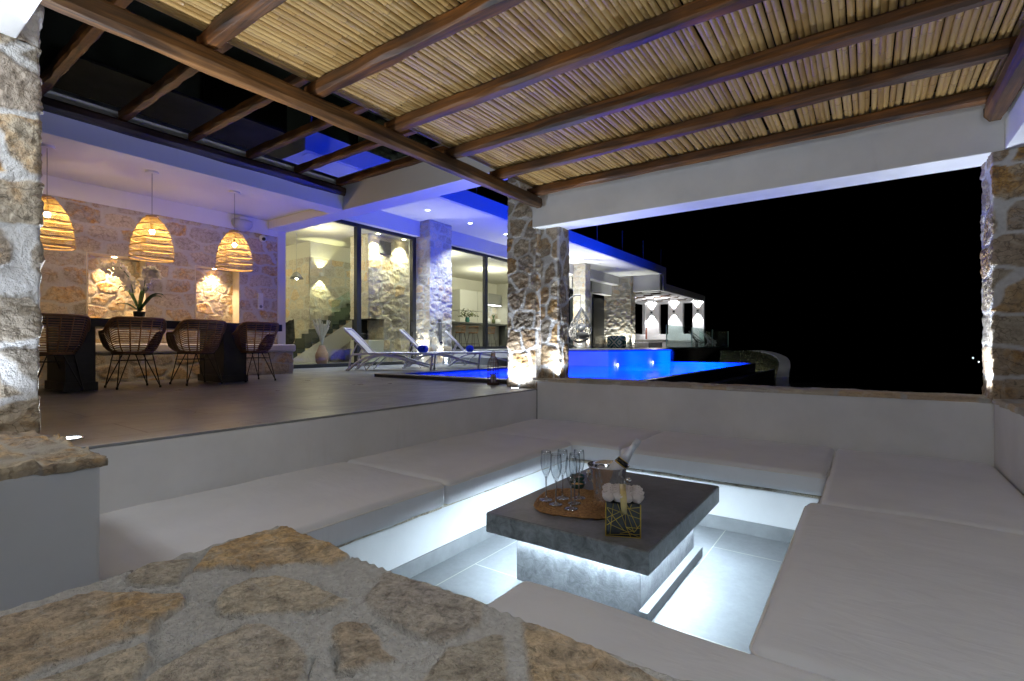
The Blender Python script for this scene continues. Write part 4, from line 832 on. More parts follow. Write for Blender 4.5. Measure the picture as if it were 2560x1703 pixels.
# ---- living room
lr = T('stone_wall', 'rough pale stone wall of the living room behind the staircase', 'wall', (-15, 9.6, 0))
stone_panel('face', stone_pale, lr, (-15.0, 9.55, 0), (0, 1, 0), (0, 0, 1), 6.0, 3.48, 0.04, cw=0.5, ch=0.36, seed=14, mort=0.016, prot=0.015, rough=0.03, mraise=0.01)
stone_panel('side_face', stone_pale, lr, (-17.0, 9.55, 0), (1, 0, 0), (0, 0, 1), 2.0, 3.48, 0.04, cw=0.5, ch=0.36, seed=15, mort=0.016, prot=0.015, rough=0.03, mraise=0.01)
MB().box(-17.0, -14.98, 9.56, 15.5, 3.484, 4.0).build('bulkhead', ROOMW, lr)
for (y, z, tag_) in ((9.918, 2.934, 'up and down wall light glowing on the living room stone wall'), (11.94, 1.0, 'wall light glowing low under the staircase')):
    s_ = T('wall_light', tag_, 'wall lamp', (-14.9, y, z), 'wall lights on the stone wall')
    MB().box(-14.96, -14.86, y-0.06, y+0.06, z-0.06, z+0.06).build('housing', fixture_w, s_, bevel=0.006)
    for sg in (1, -1): lamp('SPOT', (-14.86, y, z+sg*0.07), 60, (1, 0.93, 0.5), 0.02, (-14.93, y, z+sg*2), 84, 0.35, s_)
st = T('staircase', 'dark stepped staircase rising along the living room stone wall', 'stairs', (-14.5, 9, 0))
ns_ = 17
for k in range(ns_):
    z = 0.155*(k+1); y = 8.0+0.245*k
    if k < 16: MB().box(-14.95, -14.0, y, y+0.26, z-0.155, z).build('step', stair_m, st)
MB().extr([(-13.985, 8.0, 0), (-13.985, 9.3, 0.0), (-13.985, 12.3, 1.95), (-13.985, 12.3, 2.5), (-13.985, 8.2, 0.05)], (-0.02, 0, 0)).build('stringer', ROOMW, st)
gr_ = MB(); gr_.extr([(-13.95, 9.65, 1.1), (-13.95, 12.4, 2.75), (-13.95, 12.4, 3.6), (-13.95, 9.65, 1.95)], (0.012, 0, 0)); gr_.build('glass_railing', rail_glass, st)
for k in range(5):
    for dz in (0, 0.12): MB().sph((-13.93, 10.9+0.35*k, 1.36+0.21*k+dz), 0.03, 5).build('glass_fixing', grey_metal, st)
cl = T('chimney_breast', 'tall rough stone chimney breast with open fireplace inside the living room', 'fireplace', (-12.8, 10.5, 0))
stone_box('upper', stone_pale, cl, -13.4, -12.5, 9.95, 11.6, 1.38, 4.0, 0.035, 0.015, cw=0.5, ch=0.36, seed=19, mort=0.012, prot=0.014, rough=0.034, mraise=0.01)
stone_box('base', stone_pale, cl, -13.4, -12.5, 10.55, 11.6, 0.0, 1.38, 0.035, 0.015, cw=0.5, ch=0.36, seed=20, mort=0.012, prot=0.014, rough=0.03)
MB().box(-13.4, -12.5, 9.95, 10.55, 0.0, 0.72).build('hearth', ROOMW, cl, bevel=0.01)
MB().box(-13.38, -13.3, 10.0, 10.55, 0.72, 1.38).build('firebox', black_metal, cl)
MB().box(-12.53, -12.46, 10.35, 10.80, 3.45, 3.85).build('air_vent', grey_metal, cl, bevel=0.004)
for y in (10.15, 11.2): 
    s_ = T('ceiling_spot', 'ceiling spot washing the %s side of the chimney breast' % ('left' if y < 10.5 else 'right'), 'spotlight', (-12.3, y, 4.0), 'spots over the chimney breast')
    MB().lathe([(0.001, -0.01), (0.05, -0.01), (0.06, 0)], (-12.3, y, 3.995), 12, False, False).build('lens', emis('spot_lens_%d' % int(y*10), ROOM, 25), s_)
    lamp('SPOT', (-12.15, y, 3.96), 200, (1, 0.92, 0.62), 0.03, (-12.6, y, 2.9), 80, 0.8, s_)
upl(-12.3, 11.5, 0.0, 'floor uplight at the right foot of the chimney breast', 14, (-0.15, 0, 2))
for i, (x, y, z) in enumerate(((-13.0, 6.9, 2.0), (-14.2, 8.6, 2.6))):
    pl = T('pendant_lamp', ['pale wavy pendant lamp over the living room dining table', 'dark tilted pendant lamp left of the glowing wall light'][i], 'pendant lamp', (x, y, z))
    MB().tube([(x, y, z+0.1), (x, y, 4.0)], 0.006, 5).build('cord', cord_m, pl)
    if i == 0:
        mb = MB(); nr = 10; V = []; F = []
        for a in range(nr+1):
            for b in range(33): r = 0.36*a/nr; t = 2*pi*b/32; V.append((x+r*cos(t), y+r*sin(t), z+0.10*(1-(a/nr)**2)+0.03*sin(4*t)*(a/nr)**2))
        for a in range(nr):
            for b in range(32): F.append((a*33+b, a*33+b+1, (a+1)*33+b+1, (a+1)*33+b))
        mb.add(V, F); mb.build('shade', fixture_w, pl, smooth=True)
    else: MB().lathe([(0.02, 0.2), (0.09, 0.16), (0.2, -0.02), (0.19, -0.02)], (x, y, z), 20, True, False).build('shade', grey_metal, pl, smooth=True)
    MB().sph((x, y, z-0.01), 0.04, 6).build('bulb', emis('room_bulb_%d' % i, (1, 0.9, 0.7), 25), pl)
for (x, y, z, p) in ((-14.0, 5.5, 3.6, 60), (-13.0, 8.6, 3.7, 55), (-16.3, 7.5, 3.5, 50)):
    d = T('ceiling_lamp', ['flush round ceiling speaker lamp in the living room', 'flush ceiling lamp nearest the living room mullion', 'flush ceiling lamp at the back of the living room'][(60, 55, 50).index(p)], 'ceiling lamp', (x, y, 4.0))
    MB().lathe([(0.001, -0.02), (0.13, -0.02), (0.15, 0)], (x, y, 3.99), 18, False, False).build('diffuser', fixture_w, d)
    lamp('POINT', (x, y, z-0.3), p*1.0, ROOM, 0.15, parent=d)
lt = T('dining_table', 'tan wooden dining table seen through the living room glass', 'table', (-12.9, 6.7, 0))
MB().box(-13.4, -12.4, 5.2, 7.45, 0.80, 0.84).build('table_top', orange_m, lt, bevel=0.006)
for y in (5.6, 7.1):
    MB().tube([(-13.2, y, 0.8), (-12.6, y+0.1, 0.0)], 0.04, 6).build('leg', black_metal, lt); MB().tube([(-12.6, y, 0.8), (-13.2, y+0.1, 0.0)], 0.04, 6).build('leg', black_metal, lt)
def hide_chair(loc, rz, label):
    c = T('armchair', label, 'chair', (0, 0, 0)); V = []; F = []; nu, nv = 12, 10
    for j in range(nv+1):
        for i in range(nu+1):
            t = j/nv; s = (i/nu-0.5)*2; x = -0.05-0.35*t**2 if t > 0.4 else 0.35-0.9*t; z = 0.42+0.12*abs(s)**2+(max(0, t-0.35)*1.05)+0.02*sin(i*2+j); V.append((x, s*(0.36-0.05*t), z+0.22*(1-t)*abs(s)**3))
    for j in range(nv):
        for i in range(nu): F.append((j*(nu+1)+i, j*(nu+1)+i+1, (j+1)*(nu+1)+i+1, (j+1)*(nu+1)+i))
    MB().add(V, F).build('hide', hide_m, c, smooth=True)
    for a, b in ((1, 1), (1, -1), (-1, 1), (-1, -1)): MB().tube([(0.05*a, 0.1*b, 0.42), (0.3*a, 0.28*b, 0)], 0.018, 6).build('leg', black_metal, c)
    return place(c, loc, rz, label)
hide_chair((-12.2, 6.95, 0), 2.6, 'armchair draped in brown hide by the living room table')
hide_chair((-12.5, 6.1, 0), 0.4, 'second hide covered chair partly hidden by the stone bench')
va = T('vase', 'tall pale vase with dried pampas stems behind the nearest lounger', 'vase', (-12.0, 8.0, 0))
MB().lathe([(0.07, 0), (0.16, 0.1), (0.17, 0.3), (0.09, 0.5), (0.07, 0.55)], (-12.0, 8.0, 0), 16, True, False).build('jar', mottled('terracotta', (0.5, 0.27, 0.18), 0.7, 0.1, 8, 0), va, smooth=True)
mb = MB(); rr = random.Random(3)
for k in range(60):
    a = rr.uniform(0, 6.28); l = rr.uniform(0.5, 0.85); dx, dy = cos(a)*0.3*l, sin(a)*0.3*l; mb.tube([(-12, 8, 0.5), (-12+dx*0.4, 8+dy*0.4, 0.5+l*0.5), (-12+dx, 8+dy, 0.5+l*0.9)], [0.004, 0.006, 0.012], 4)
mb.build('stems', petal, va)
# ---- kitchen
isl = T('kitchen_island', 'grey kitchen island seen through the right hand glass', 'kitchen island', (-14.9, 18, TZ))
MB().box(-15.5, -14.9, 14.5, 19.8, TZ, 1.53).build('body', cab_grey, isl); MB().box(-15.52, -14.5, 14.4, 19.82, 1.53, 1.60).build('worktop', island_m, isl, bevel=0.006)
MB().box(-15.5, -14.45, 19.83, 20.9, TZ, 1.60).build('end_block', island_m, isl, bevel=0.006)
def stool(loc, rz, label):
    c = T('bar_stool', label, 'stool', (0, 0, 0), 'rattan bar stools at the kitchen island')
    MB().lathe([(0.001, 0.655), (0.2, 0.66), (0.22, 0.68), (0.2, 0.7), (0.001, 0.69)], (0, 0, 0), 16).build('seat', rattan, c, smooth=True)
    mb = MB(); R = [(0.22*cos(a), 0.24*sin(a), 0.92+0.04*cos(a)) for a in [(-1.9+3.8*k/12) for k in range(13)]]
    mb.tube(R, 0.016, 6)
    for p in R: mb.tube([(p[0]*0.9, p[1]*0.9, 0.68), p], 0.006, 4)
    mb.build('backrest', rattan, c)
    for a, b in ((1, 1), (1, -1), (-1, 1), (-1, -1)): MB().tube([(0.12*a, 0.12*b, 0.66), (0.22*a, 0.22*b, 0)], 0.011, 5).build('leg', black_metal, c)
    MB().tube([(0.19, 0.19, 0.2), (0.19, -0.19, 0.2), (-0.19, -0.19, 0.2), (-0.19, 0.19, 0.2)], 0.009, 5, closed=True).build('footrest', black_metal, c)
    return place(c, loc, rz, label)
s0 = stool((-14.1, 15.1, TZ), 0.1, 'rattan bar stool half hidden by the stone column edge')
for x, y, l in ((-14.1, 16.0, 'rattan bar stool left of centre at the kitchen island'), (-14.1, 16.85, 'rattan bar stool just left of the kitchen mullion'), (-14.1, 18.05, 'rattan bar stool right of the kitchen mullion')): place(copy_tree(s0), (x, y, TZ), 0.1, l)
kc = T('kitchen_cabinet', 'wall of tall white kitchen cabinets and hanging cupboards', 'cabinet', (-16.7, 19.5, TZ))
for a, b in ((18.6, 19.95), (19.97, 20.85)): MB().box(-16.95, -16.4, a, b, TZ, 2.3).build('door_front', cab_m, kc, bevel=0.004); MB().box(-16.95, -16.4, a, b, 2.32, 3.35).build('door_front', cab_m, kc, bevel=0.004)
for a, b in ((20.9, 22.1),): MB().box(-16.95, -16.45, a, b, 2.75, 3.35).build('wall_cupboard', cab_grey, kc, bevel=0.004)
MB().box(-16.95, -16.4, 20.9, 22.4, TZ, 1.45).build('base_unit', cab_m, kc)
stone_panel('splashback', stone_pale, kc, (-16.96, 20.9, 1.45), (0, 1, 0), (0, 0, 1), 1.5, 1.3, 0.04, cw=0.4, ch=0.3, seed=44, mort=0.02, prot=0.02, rough=0.03)
MB().box(-16.6, -16.5, 20.9, 22.1, 2.725, 2.745).build('light_strip', emis('kitchen_strip', (0.95, 0.95, 1), 14), kc)
for (x, y, p) in ((-13.0, 13.5, 60), (-14.0, 17.8, 70), (-13.0, 21, 40)):
    d = T('ceiling_lamp', {60: 'flush ceiling lamp in front of the kitchen island', 70: 'flush ceiling lamp over the kitchen island', 40: 'flush ceiling lamp behind the terrace door'}[p], 'ceiling lamp', (x, y, 4.0))
    MB().lathe([(0.001, -0.02), (0.13, -0.02), (0.15, 0)], (x, y, 3.99), 18, False, False).build('diffuser', fixture_w, d)
    lamp('POINT', (x, y, 3.4), p*2, (1, 0.93, 0.74), 0.15, parent=d)
fv = T('flower_vase', 'vase of green leaves and pale flowers on the kitchen island', 'vase', (-14.9, 17.4, 1.6))
MB().lathe([(0.08, 0), (0.11, 0.1), (0.08, 0.25)], (-14.9, 17.4, 1.6), 14, True, False).build('jar', mottled('teal_glass', (0.05, 0.22, 0.2), 0.15, 0.1, 8, 0), fv, smooth=True)
mb = MB(); rr = random.Random(9)
for k in range(200):
    a = rr.uniform(0, 6.28); e = rr.uniform(0.1, 1.3); l = rr.uniform(0.15, 0.5); c = Vector((-14.9+cos(a)*cos(e)*l, 17.4+sin(a)*cos(e)*l*1.3, 1.85+sin(e)*l*0.8)); w = Vector((rr.uniform(-1, 1), rr.uniform(-1, 1), rr.uniform(-1, 1))).normalized()*0.05; u = Vector((rr.uniform(-1, 1), rr.uniform(-1, 1), rr.uniform(-1, 1))).normalized()*0.03
    mb.add([c-w, c-u, c+w, c+u], [(0, 1, 2, 3)])
mb.build('foliage', leaf_dull, fv)
pa = T('pineapple', 'pineapple standing on the kitchen island right of the mullion', 'fruit', (-14.9, 19.35, 1.6))
MB().sph((-14.9, 19.35, 1.74), 0.09, 7, (1, 1, 1.5)).build('fruit', leaf_dull, pa, smooth=True)
mb = MB()
for k in range(12): a = k*0.9; mb.tube([(-14.9, 19.35, 1.85), (-14.9+0.05*cos(a), 19.35+0.05*sin(a), 2.0), (-14.9+0.09*cos(a), 19.35+0.09*sin(a), 2.08)], [0.02, 0.012, 0.002], 4)
mb.build('crown', leaf_m, pa)
for (y, w_, h_, l) in ((16.4, 0.12, 0.09, 'white teapot on the kitchen island'), (18.95, 0.14, 0.28, 'white kettle left of the pineapple'), (19.7, 0.16, 0.26, 'white box right of the pineapple')):
    t = MB().lathe([(w_*0.8, 0), (w_, h_*0.4), (w_*0.7, h_*0.9), (w_*0.2, h_)], (-14.9, y, 1.6), 12).build('kitchen_jar', fixture_w, None, smooth=True); tag(t, l, 'crockery')
# ---- upper storey behind the canopy, dimly lit by an added lamp
us = T('upper_storey', 'dark upper storey with glass balustrade above the canopy', 'house', (-12, 14, 4.6))
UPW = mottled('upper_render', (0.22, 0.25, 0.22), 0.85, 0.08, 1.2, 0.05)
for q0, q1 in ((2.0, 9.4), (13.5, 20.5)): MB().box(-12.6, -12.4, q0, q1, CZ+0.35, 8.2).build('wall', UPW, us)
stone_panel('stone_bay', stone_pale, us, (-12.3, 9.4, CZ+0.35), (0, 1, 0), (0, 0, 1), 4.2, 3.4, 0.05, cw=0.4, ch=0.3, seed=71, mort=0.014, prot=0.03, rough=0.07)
MB().box(-12.38, -12.34, 5.2, 7.2, 4.9, 7.2).build('window', frame_m, us)
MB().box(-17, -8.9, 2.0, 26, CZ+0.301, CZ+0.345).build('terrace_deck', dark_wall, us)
MB().box(RX-0.16, RX-0.145, 5.6, 25.6, CZ+0.43, CZ+1.35).build('balustrade_glass', glass_pane('dark_glass', (0.5, 0.55, 0.55), k=0.6), us)
for k in range(9): MB().box(RX-0.17, RX-0.135, 5.6+2.5*k-0.012, 5.6+2.5*k+0.012, CZ+0.43, CZ+1.36).build('post', grey_metal, us)
ul = T('ceiling_lamp', 'unseen dim lamp added behind the upper storey balustrade', 'ceiling lamp', (-11.5, 10.6, 4.6)); MB().lathe([(0.03, 0), (0.05, 0.03)], (-11.6, 10.6, 4.58), 8).build('lens', fixture_w, ul)  # added source for the faint glow on the upper walls
lamp('SPOT', (-11.75, 10.4, 4.65), 26, (0.9, 1.0, 0.85), 0.04, (-12.1, 10.6, 7), 120, 0.8, ul)
lamp('POINT', (-10.6, 7.0, 5.6), 1.5, (0.9, 1.0, 0.85), 0.1, parent=ul)

# ================================================================== FAR PAVILION
YP = 33.39
pv = T('pavilion', 'far white pavilion with slatted roof and three pairs of light cones', 'pavilion', (-10.5, 32, TZ))
mb = MB(); Z0, Z1, W0, W1 = TZ, 3.40, 1.33, 3.37
xs = [(-12.41, -11.53), (-10.92, -9.95), (-9.32, -8.6)]
for a, b in xs: mb.box(a, b, YP, YP+0.3, W0, W1)
mb.box(-12.41, -8.6, YP, YP+0.3, Z0, W0); mb.box(-12.41, -8.6, YP, YP+0.3, W1, Z1+0.1); mb.build('end_wall', white_far, pv, bevel=0.006)
mb = MB(); mb.box(-12.6, -12.41, 25.6, YP+0.3, Z0, W0); mb.box(-12.6, -12.41, 25.6, 31.0, W0, W1); mb.box(-12.6, -12.41, 33.1, YP+0.3, W0, W1); mb.box(-12.6, -12.41, 25.6, YP+0.3, W1, Z1+0.1); mb.build('side_wall', white_far, pv, bevel=0.006)
mb = MB(); mb.box(RX-0.3, RX, 26.01, YP+0.33, 3.41, 3.80); mb.box(-12.6, RX-0.31, YP-0.3, YP+0.3, 3.51, 3.80); mb.box(-12.6, -12.2, 26, YP-0.31, 3.51, 3.8); mb.build('roof_edge', white_far, pv, bevel=0.006)
mb = MB(); rr = random.Random(2)
for k in range(9):
    y = 26.3+0.80*k; off = 0.75*(k % 2)
    for q in range(5): x0 = -12.3+off+q*1.5-0.75; mb.box(max(-12.38, x0), min(-8.93, x0+0.85), y, y+0.42, 3.44, 3.5) if min(-8.93, x0+0.85) > max(-12.38, x0) else None
mb.build('slat_panels', white_far, pv)
mb = MB(); mb.box(-12.5, -8.92, 25.7, YP, 3.62, 3.66); mb.build('timber_deck', mottled('lattice_timber', (0.30, 0.14, 0.04), 0.6, 0.5, 3, 0.2), pv)
mb = MB()
for k in range(17): mb.box(-12.4, -8.92, 26.1+0.42*k, 26.17+0.42*k, 3.52, 3.61)
mb.build('battens', wood_x, pv)
for i, (x, l) in enumerate(((-12.04, 'left pavilion wall light with cones up and down'), (-10.525, 'middle pavilion wall light with cones up and down'), (-8.983, 'right pavilion wall light with cones up and down'))):
    z = 2.83; w_ = T('wall_light', l, 'wall lamp', (x, YP-0.1, z), 'pavilion wall lights')
    MB().box(x-0.055, x+0.055, YP-0.14, YP-0.01, z-0.07, z+0.07).build('housing', black_metal, w_, bevel=0.004)
    for sg in (1, -1): lamp('SPOT', (x, YP-0.10, z+sg*0.085), 300, (0.93, 0.95, 1.0), 0.012, (x, YP-0.085, z+sg*2), 78, 0.3, w_)
gd = T('added_garden_light', 'small unseen garden spotlight added to light the planted slope', 'garden light', (-4.2, 21.6, -0.6))  # added lamp hidden behind the pool edge, brightens the slope
MB().lathe([(0.05, 0), (0.05, 0.1), (0.07, 0.14), (0.001, 0.13)], (-4.2, 21.6, -0.6), 12).build('housing', black_metal, gd)
lamp('SPOT', (-4.2, 21.6, -0.42), 60, (1.0, 0.94, 0.78), 0.05, (-4.3, 26.0, -0.1), 130, 0.9, gd)
# terrace balustrade, glass panels
gb = T('glass_balustrade', 'frameless glass balustrade along the far terrace edge', 'balustrade', (-6.9, 26, TZ))
ys = [20.9, 24.6, 28.5, 32.3]
for a, b in zip(ys[:-1], ys[1:]): MB().box(-6.91, -6.895, a+0.02, b-0.02, TZ+0.02, TZ+1.0).build('glass_panel', rail_glass, gb)
for a, b in ((-8.6, -7.8), (-7.78, -6.95)): MB().box(a, b, 32.3, 32.315, TZ+0.02, TZ+1.0).build('glass_panel', rail_glass, gb)
mb = MB()
for y in ys: mb.box(-6.92, -6.885, y-0.02, y+0.02, TZ, TZ+1.0)
mb.box(-6.93, -6.87, 20.9, 32.35, TZ, TZ+0.05); mb.build('clamps', mottled('edge_glass', (0.25, 0.42, 0.4), 0.3, 0.1, 4, 0), gb)
# hanging egg chair
eg = T('hanging_chair', 'grey woven egg chair hanging from a curved stand on the terrace', 'hanging chair', (-10.0, 18.5, TZ))
ex, ey = -9.95, 18.75
P = []
for t in range(25):
    a = t/24; ang = radians(-52 + 152*a); P.append((ex, ey+0.0-0.66*cos(ang), 1.55+1.13*sin(ang)))
dv = Vector((0.81, 0.58, 0))
def rot(p): # stand lies roughly in the picture plane
    return (ex+dv.x*(p[1]-ey), ey+dv.y*(p[1]-ey), p[2])
stand = [rot(p) for p in P]
MB().tube(stand, 0.035, 8).build('stand', grey_metal, eg, smooth=True)
b0 = Vector(stand[0]); 
MB().tube([b0+Vector((0, 0, 0.05)), (b0.x+dv.x*0.25-0.25, b0.y+0.25, TZ+0.02), ], 0.03, 6).build('foot', grey_metal, eg)
MB().tube([b0+Vector((0, 0, 0.05)), (b0.x-dv.x*0.15+0.2, b0.y-0.2, TZ+0.02)], 0.03, 6).build('foot', grey_metal, eg)
MB().tube([b0, (b0.x+dv.x*0.35, b0.y+dv.y*0.35, TZ+0.03)], 0.03, 6).build('foot', grey_metal, eg)
top = Vector(stand[-1]); cx, cy = top.x, top.y
MB().tube([top, (cx, cy, 2.14)], 0.012, 6).build('chain', grey_metal, eg)
prof = [(0.02, 1.50), (0.10, 1.36), (0.20, 1.18), (0.33, 0.95), (0.43, 0.72), (0.47, 0.50), (0.44, 0.32), (0.34, 0.15), (0.18, 0.04), (0.03, 0.0)]
def eggp(t, ph): # t 0..1 down, ph angle
    f = t*(len(prof)-1); i = min(int(f), len(prof)-2); g = f-i; r = prof[i][0]*(1-g)+prof[i+1][0]*g; z = prof[i][1]*(1-g)+prof[i+1][1]*g
    tl = (z-0.75)*0.16; return (cx+r*cos(ph)*1.05+tl*0.4, cy+r*sin(ph)*1.05, 0.66+z)
mb = MB(); rr = random.Random(4); opn = -0.6; hw = 0.85
for k in range(22):
    ph = opn+hw+(2*pi-2*hw)*k/21; mb.tube([eggp(t/14, ph+0.25*sin(t)) for t in range(15)], 0.011, 4)
for k in range(26):
    t = 0.08+0.9*k/25; w = hw if t < 0.66 else hw*max(0, (0.80-t)/0.14); n = 20
    mb.tube([eggp(t+0.03*sin(j*1.3+k), opn+w+(2*pi-2*w)*j/n) for j in range(n+1)], 0.011, 4)
mb.build('basket', mottled('grey_wicker', (0.13, 0.12, 0.12), 0.6, 0.2, 20, 0), eg)
mb = MB(); mb.tube([eggp(t/12*0.72, opn+hw*min(1, t/3)) for t in range(13)] + [eggp(0.72+0.05*sin(k/6*pi), opn+hw-2*hw*k/6) for k in range(1, 6)] + [eggp(t/12*0.72, opn-hw*min(1, t/3)) for t in range(12, -1, -1)], 0.022, 6); mb.build('rim', grey_metal, eg, smooth=True)
MB().sph((cx, cy, 0.98), 0.36, 10, (1.05, 1.05, 0.42)).build('seat_cushion', grey_fab, eg, smooth=True)
MB().sph((cx-0.05, cy+0.12, 1.32), 0.2, 8, (1.0, 0.5, 0.9)).build('back_cushion', cushion_w, eg, smooth=True)
# patterned pouf
pf = T('pouf', 'blue and white diamond patterned pouf before the wide stone column', 'pouf', (-10.65, 24.3, TZ))
def pouf_m():
    s = NT('diamond_fabric'); c = s.co((1, 1, 1)); sp_ = s.n('SeparateXYZ'); s.l(c, sp_.inputs[0])
    def tri(inp, k):
        m = s.n('Math', operation='MULTIPLY'); m.inputs[1].default_value = k; s.l(inp, m.inputs[0]); f = s.n('Math', operation='PINGPONG'); f.inputs[1].default_value = 1.0; s.l(m.outputs[0], f.inputs[0]); return f.outputs[0]
    a = s.n('Math', operation='ADD'); s.l(tri(sp_.outputs[0], 3.4), a.inputs[0]); s.l(tri(sp_.outputs[2], 3.4), a.inputs[1]); w = s.n('Math', operation='PINGPONG'); w.inputs[1].default_value = 0.33; s.l(a.outputs[0], w.inputs[0])
    s.set(s.ramp(w.outputs[0], [(0.13, (0.04, 0.16, 0.2)), (0.17, (0.6, 0.62, 0.6))], 'CONSTANT'), 0.9); return s.m
MB().rbox(-11.08, -10.2, 24.0, 24.62, TZ, TZ+0.62, 0.12, 0.03, res=0.15).build('body', pouf_m(), pf, smooth=True)
pl_ = T('ceiling_lamp', 'small unseen lamp added under the timber ceiling of the pavilion', 'ceiling lamp', (-10.4, 29.5, 3.4))  # extra unseen source added to brighten the pavilion
MB().lathe([(0.001, 0), (0.06, 0), (0.06, 0.04)], (-10.4, 29.5, 3.36), 12).build('housing', fixture_w, pl_)
lamp('POINT', (-10.4, 29.5, 2.9), 110, (0.97, 0.97, 1.0), 0.12, parent=pl_)
# pavilion furniture
so = T('sofa', 'low white built in sofa with grey top inside the pavilion', 'sofa', (-11.2, 31, TZ))
MB().box(-12.0, -10.0, 29.8, 30.6, TZ+0.36, TZ+0.50).build('table_slab', mottled('pav_grey', (0.42, 0.42, 0.38), 0.5, 0.05, 4, 0), so, bevel=0.01)
MB().box(-11.95, -10.9, 29.5, 30.0, TZ, TZ+0.30).build('seat', white_far, so, bevel=0.02)
MB().box(-10.88, -10.2, 29.6, 30.1, TZ, TZ+0.33).build('plinth', grey_metal, so, bevel=0.01)
s2 = T('sofa', 'long pale bench along the pavilion end wall', 'sofa', (-10, 32.6, TZ)); MB().rbox(-12.2, -8.9, 32.4, 33.2, TZ+0.3, TZ+0.5, 0.05, res=0.3).build('cushion', cushion_w, s2, smooth=True); MB().box(-12.2, -8.9, 32.45, 33.2, TZ, TZ+0.295).build('base', white_far, s2)
for i, (x, l) in enumerate(((-12.3, 'tall brown candle stand in the left pavilion opening'),)):
    t = MB().lathe([(0.06, 0), (0.07, 0.5), (0.05, 0.8)], (-12.25, 32.9, 1.0), 10).build('candle_stand', mottled('rust', (0.3, 0.09, 0.05), 0.6, 0.2, 5, 0), None); tag(t, l, 'candle stand')
def string_chair(loc, rz, label, m):
    c = T('string_chair', label, 'chair', (0, 0, 0)); N = 36
    rim = []
    for k in range(N): a = 2*pi*k/N; u = cos(a); rim.append((0.46*u*0.9, 0.42*sin(a), 0.62-0.36*u*1.0+0.02))
    cen = (0.12, 0, 0.30); mb = MB()
    for k in range(N):
        p = rim[k]; q = (cen[0]+0.1*cos(2*pi*k/N), cen[1]+0.1*sin(2*pi*k/N), cen[2]); mb.tube([p, ((p[0]+q[0])/2, (p[1]+q[1])/2, (p[2]+q[2])/2-0.06), q], 0.007, 4)
    mb.build('cords', m, c); MB().tube(rim, 0.018, 8, closed=True).build('rim', m, c, smooth=True)
    for a, b in ((1, 1), (1, -1), (-1, 1), (-1, -1)): MB().tube([(0.05+0.12*a, 0.14*b, 0.32), (0.05+0.34*a, 0.26*b, 0)], 0.012, 5).build('leg', m, c)
    return place(c, loc, rz, label)
string_chair((-8.15, 30.0, TZ), 0.0, 'dark corded round lounge chair behind the glass balustrade', mottled('dark_cord', (0.06, 0.06, 0.06), 0.6, 0.2, 8, 0))
string_chair((-7.75, 31.3, TZ), 0.1, 'white corded round lounge chair behind the dark one', mottled('white_cord', (0.7, 0.7, 0.7), 0.5, 0.05, 8, 0))
ta = T('side_table', 'small round corded side table by the lounge chairs', 'table', (-7.35, 30.2, TZ)); MB().lathe([(0.001, 0.42), (0.25, 0.42), (0.25, 0.44), (0.001, 0.44)], (-7.35, 30.2, TZ), 18).build('table_top', fixture_w, ta)
mb = MB()
for k in range(20): a = 2*pi*k/20; mb.tube([(-7.35+0.24*cos(a), 30.2+0.24*sin(a), TZ+0.42), (-7.35+0.2*cos(a+0.5), 30.2+0.2*sin(a+0.5), TZ)], 0.007, 4)
mb.build('frame', fixture_w, ta)
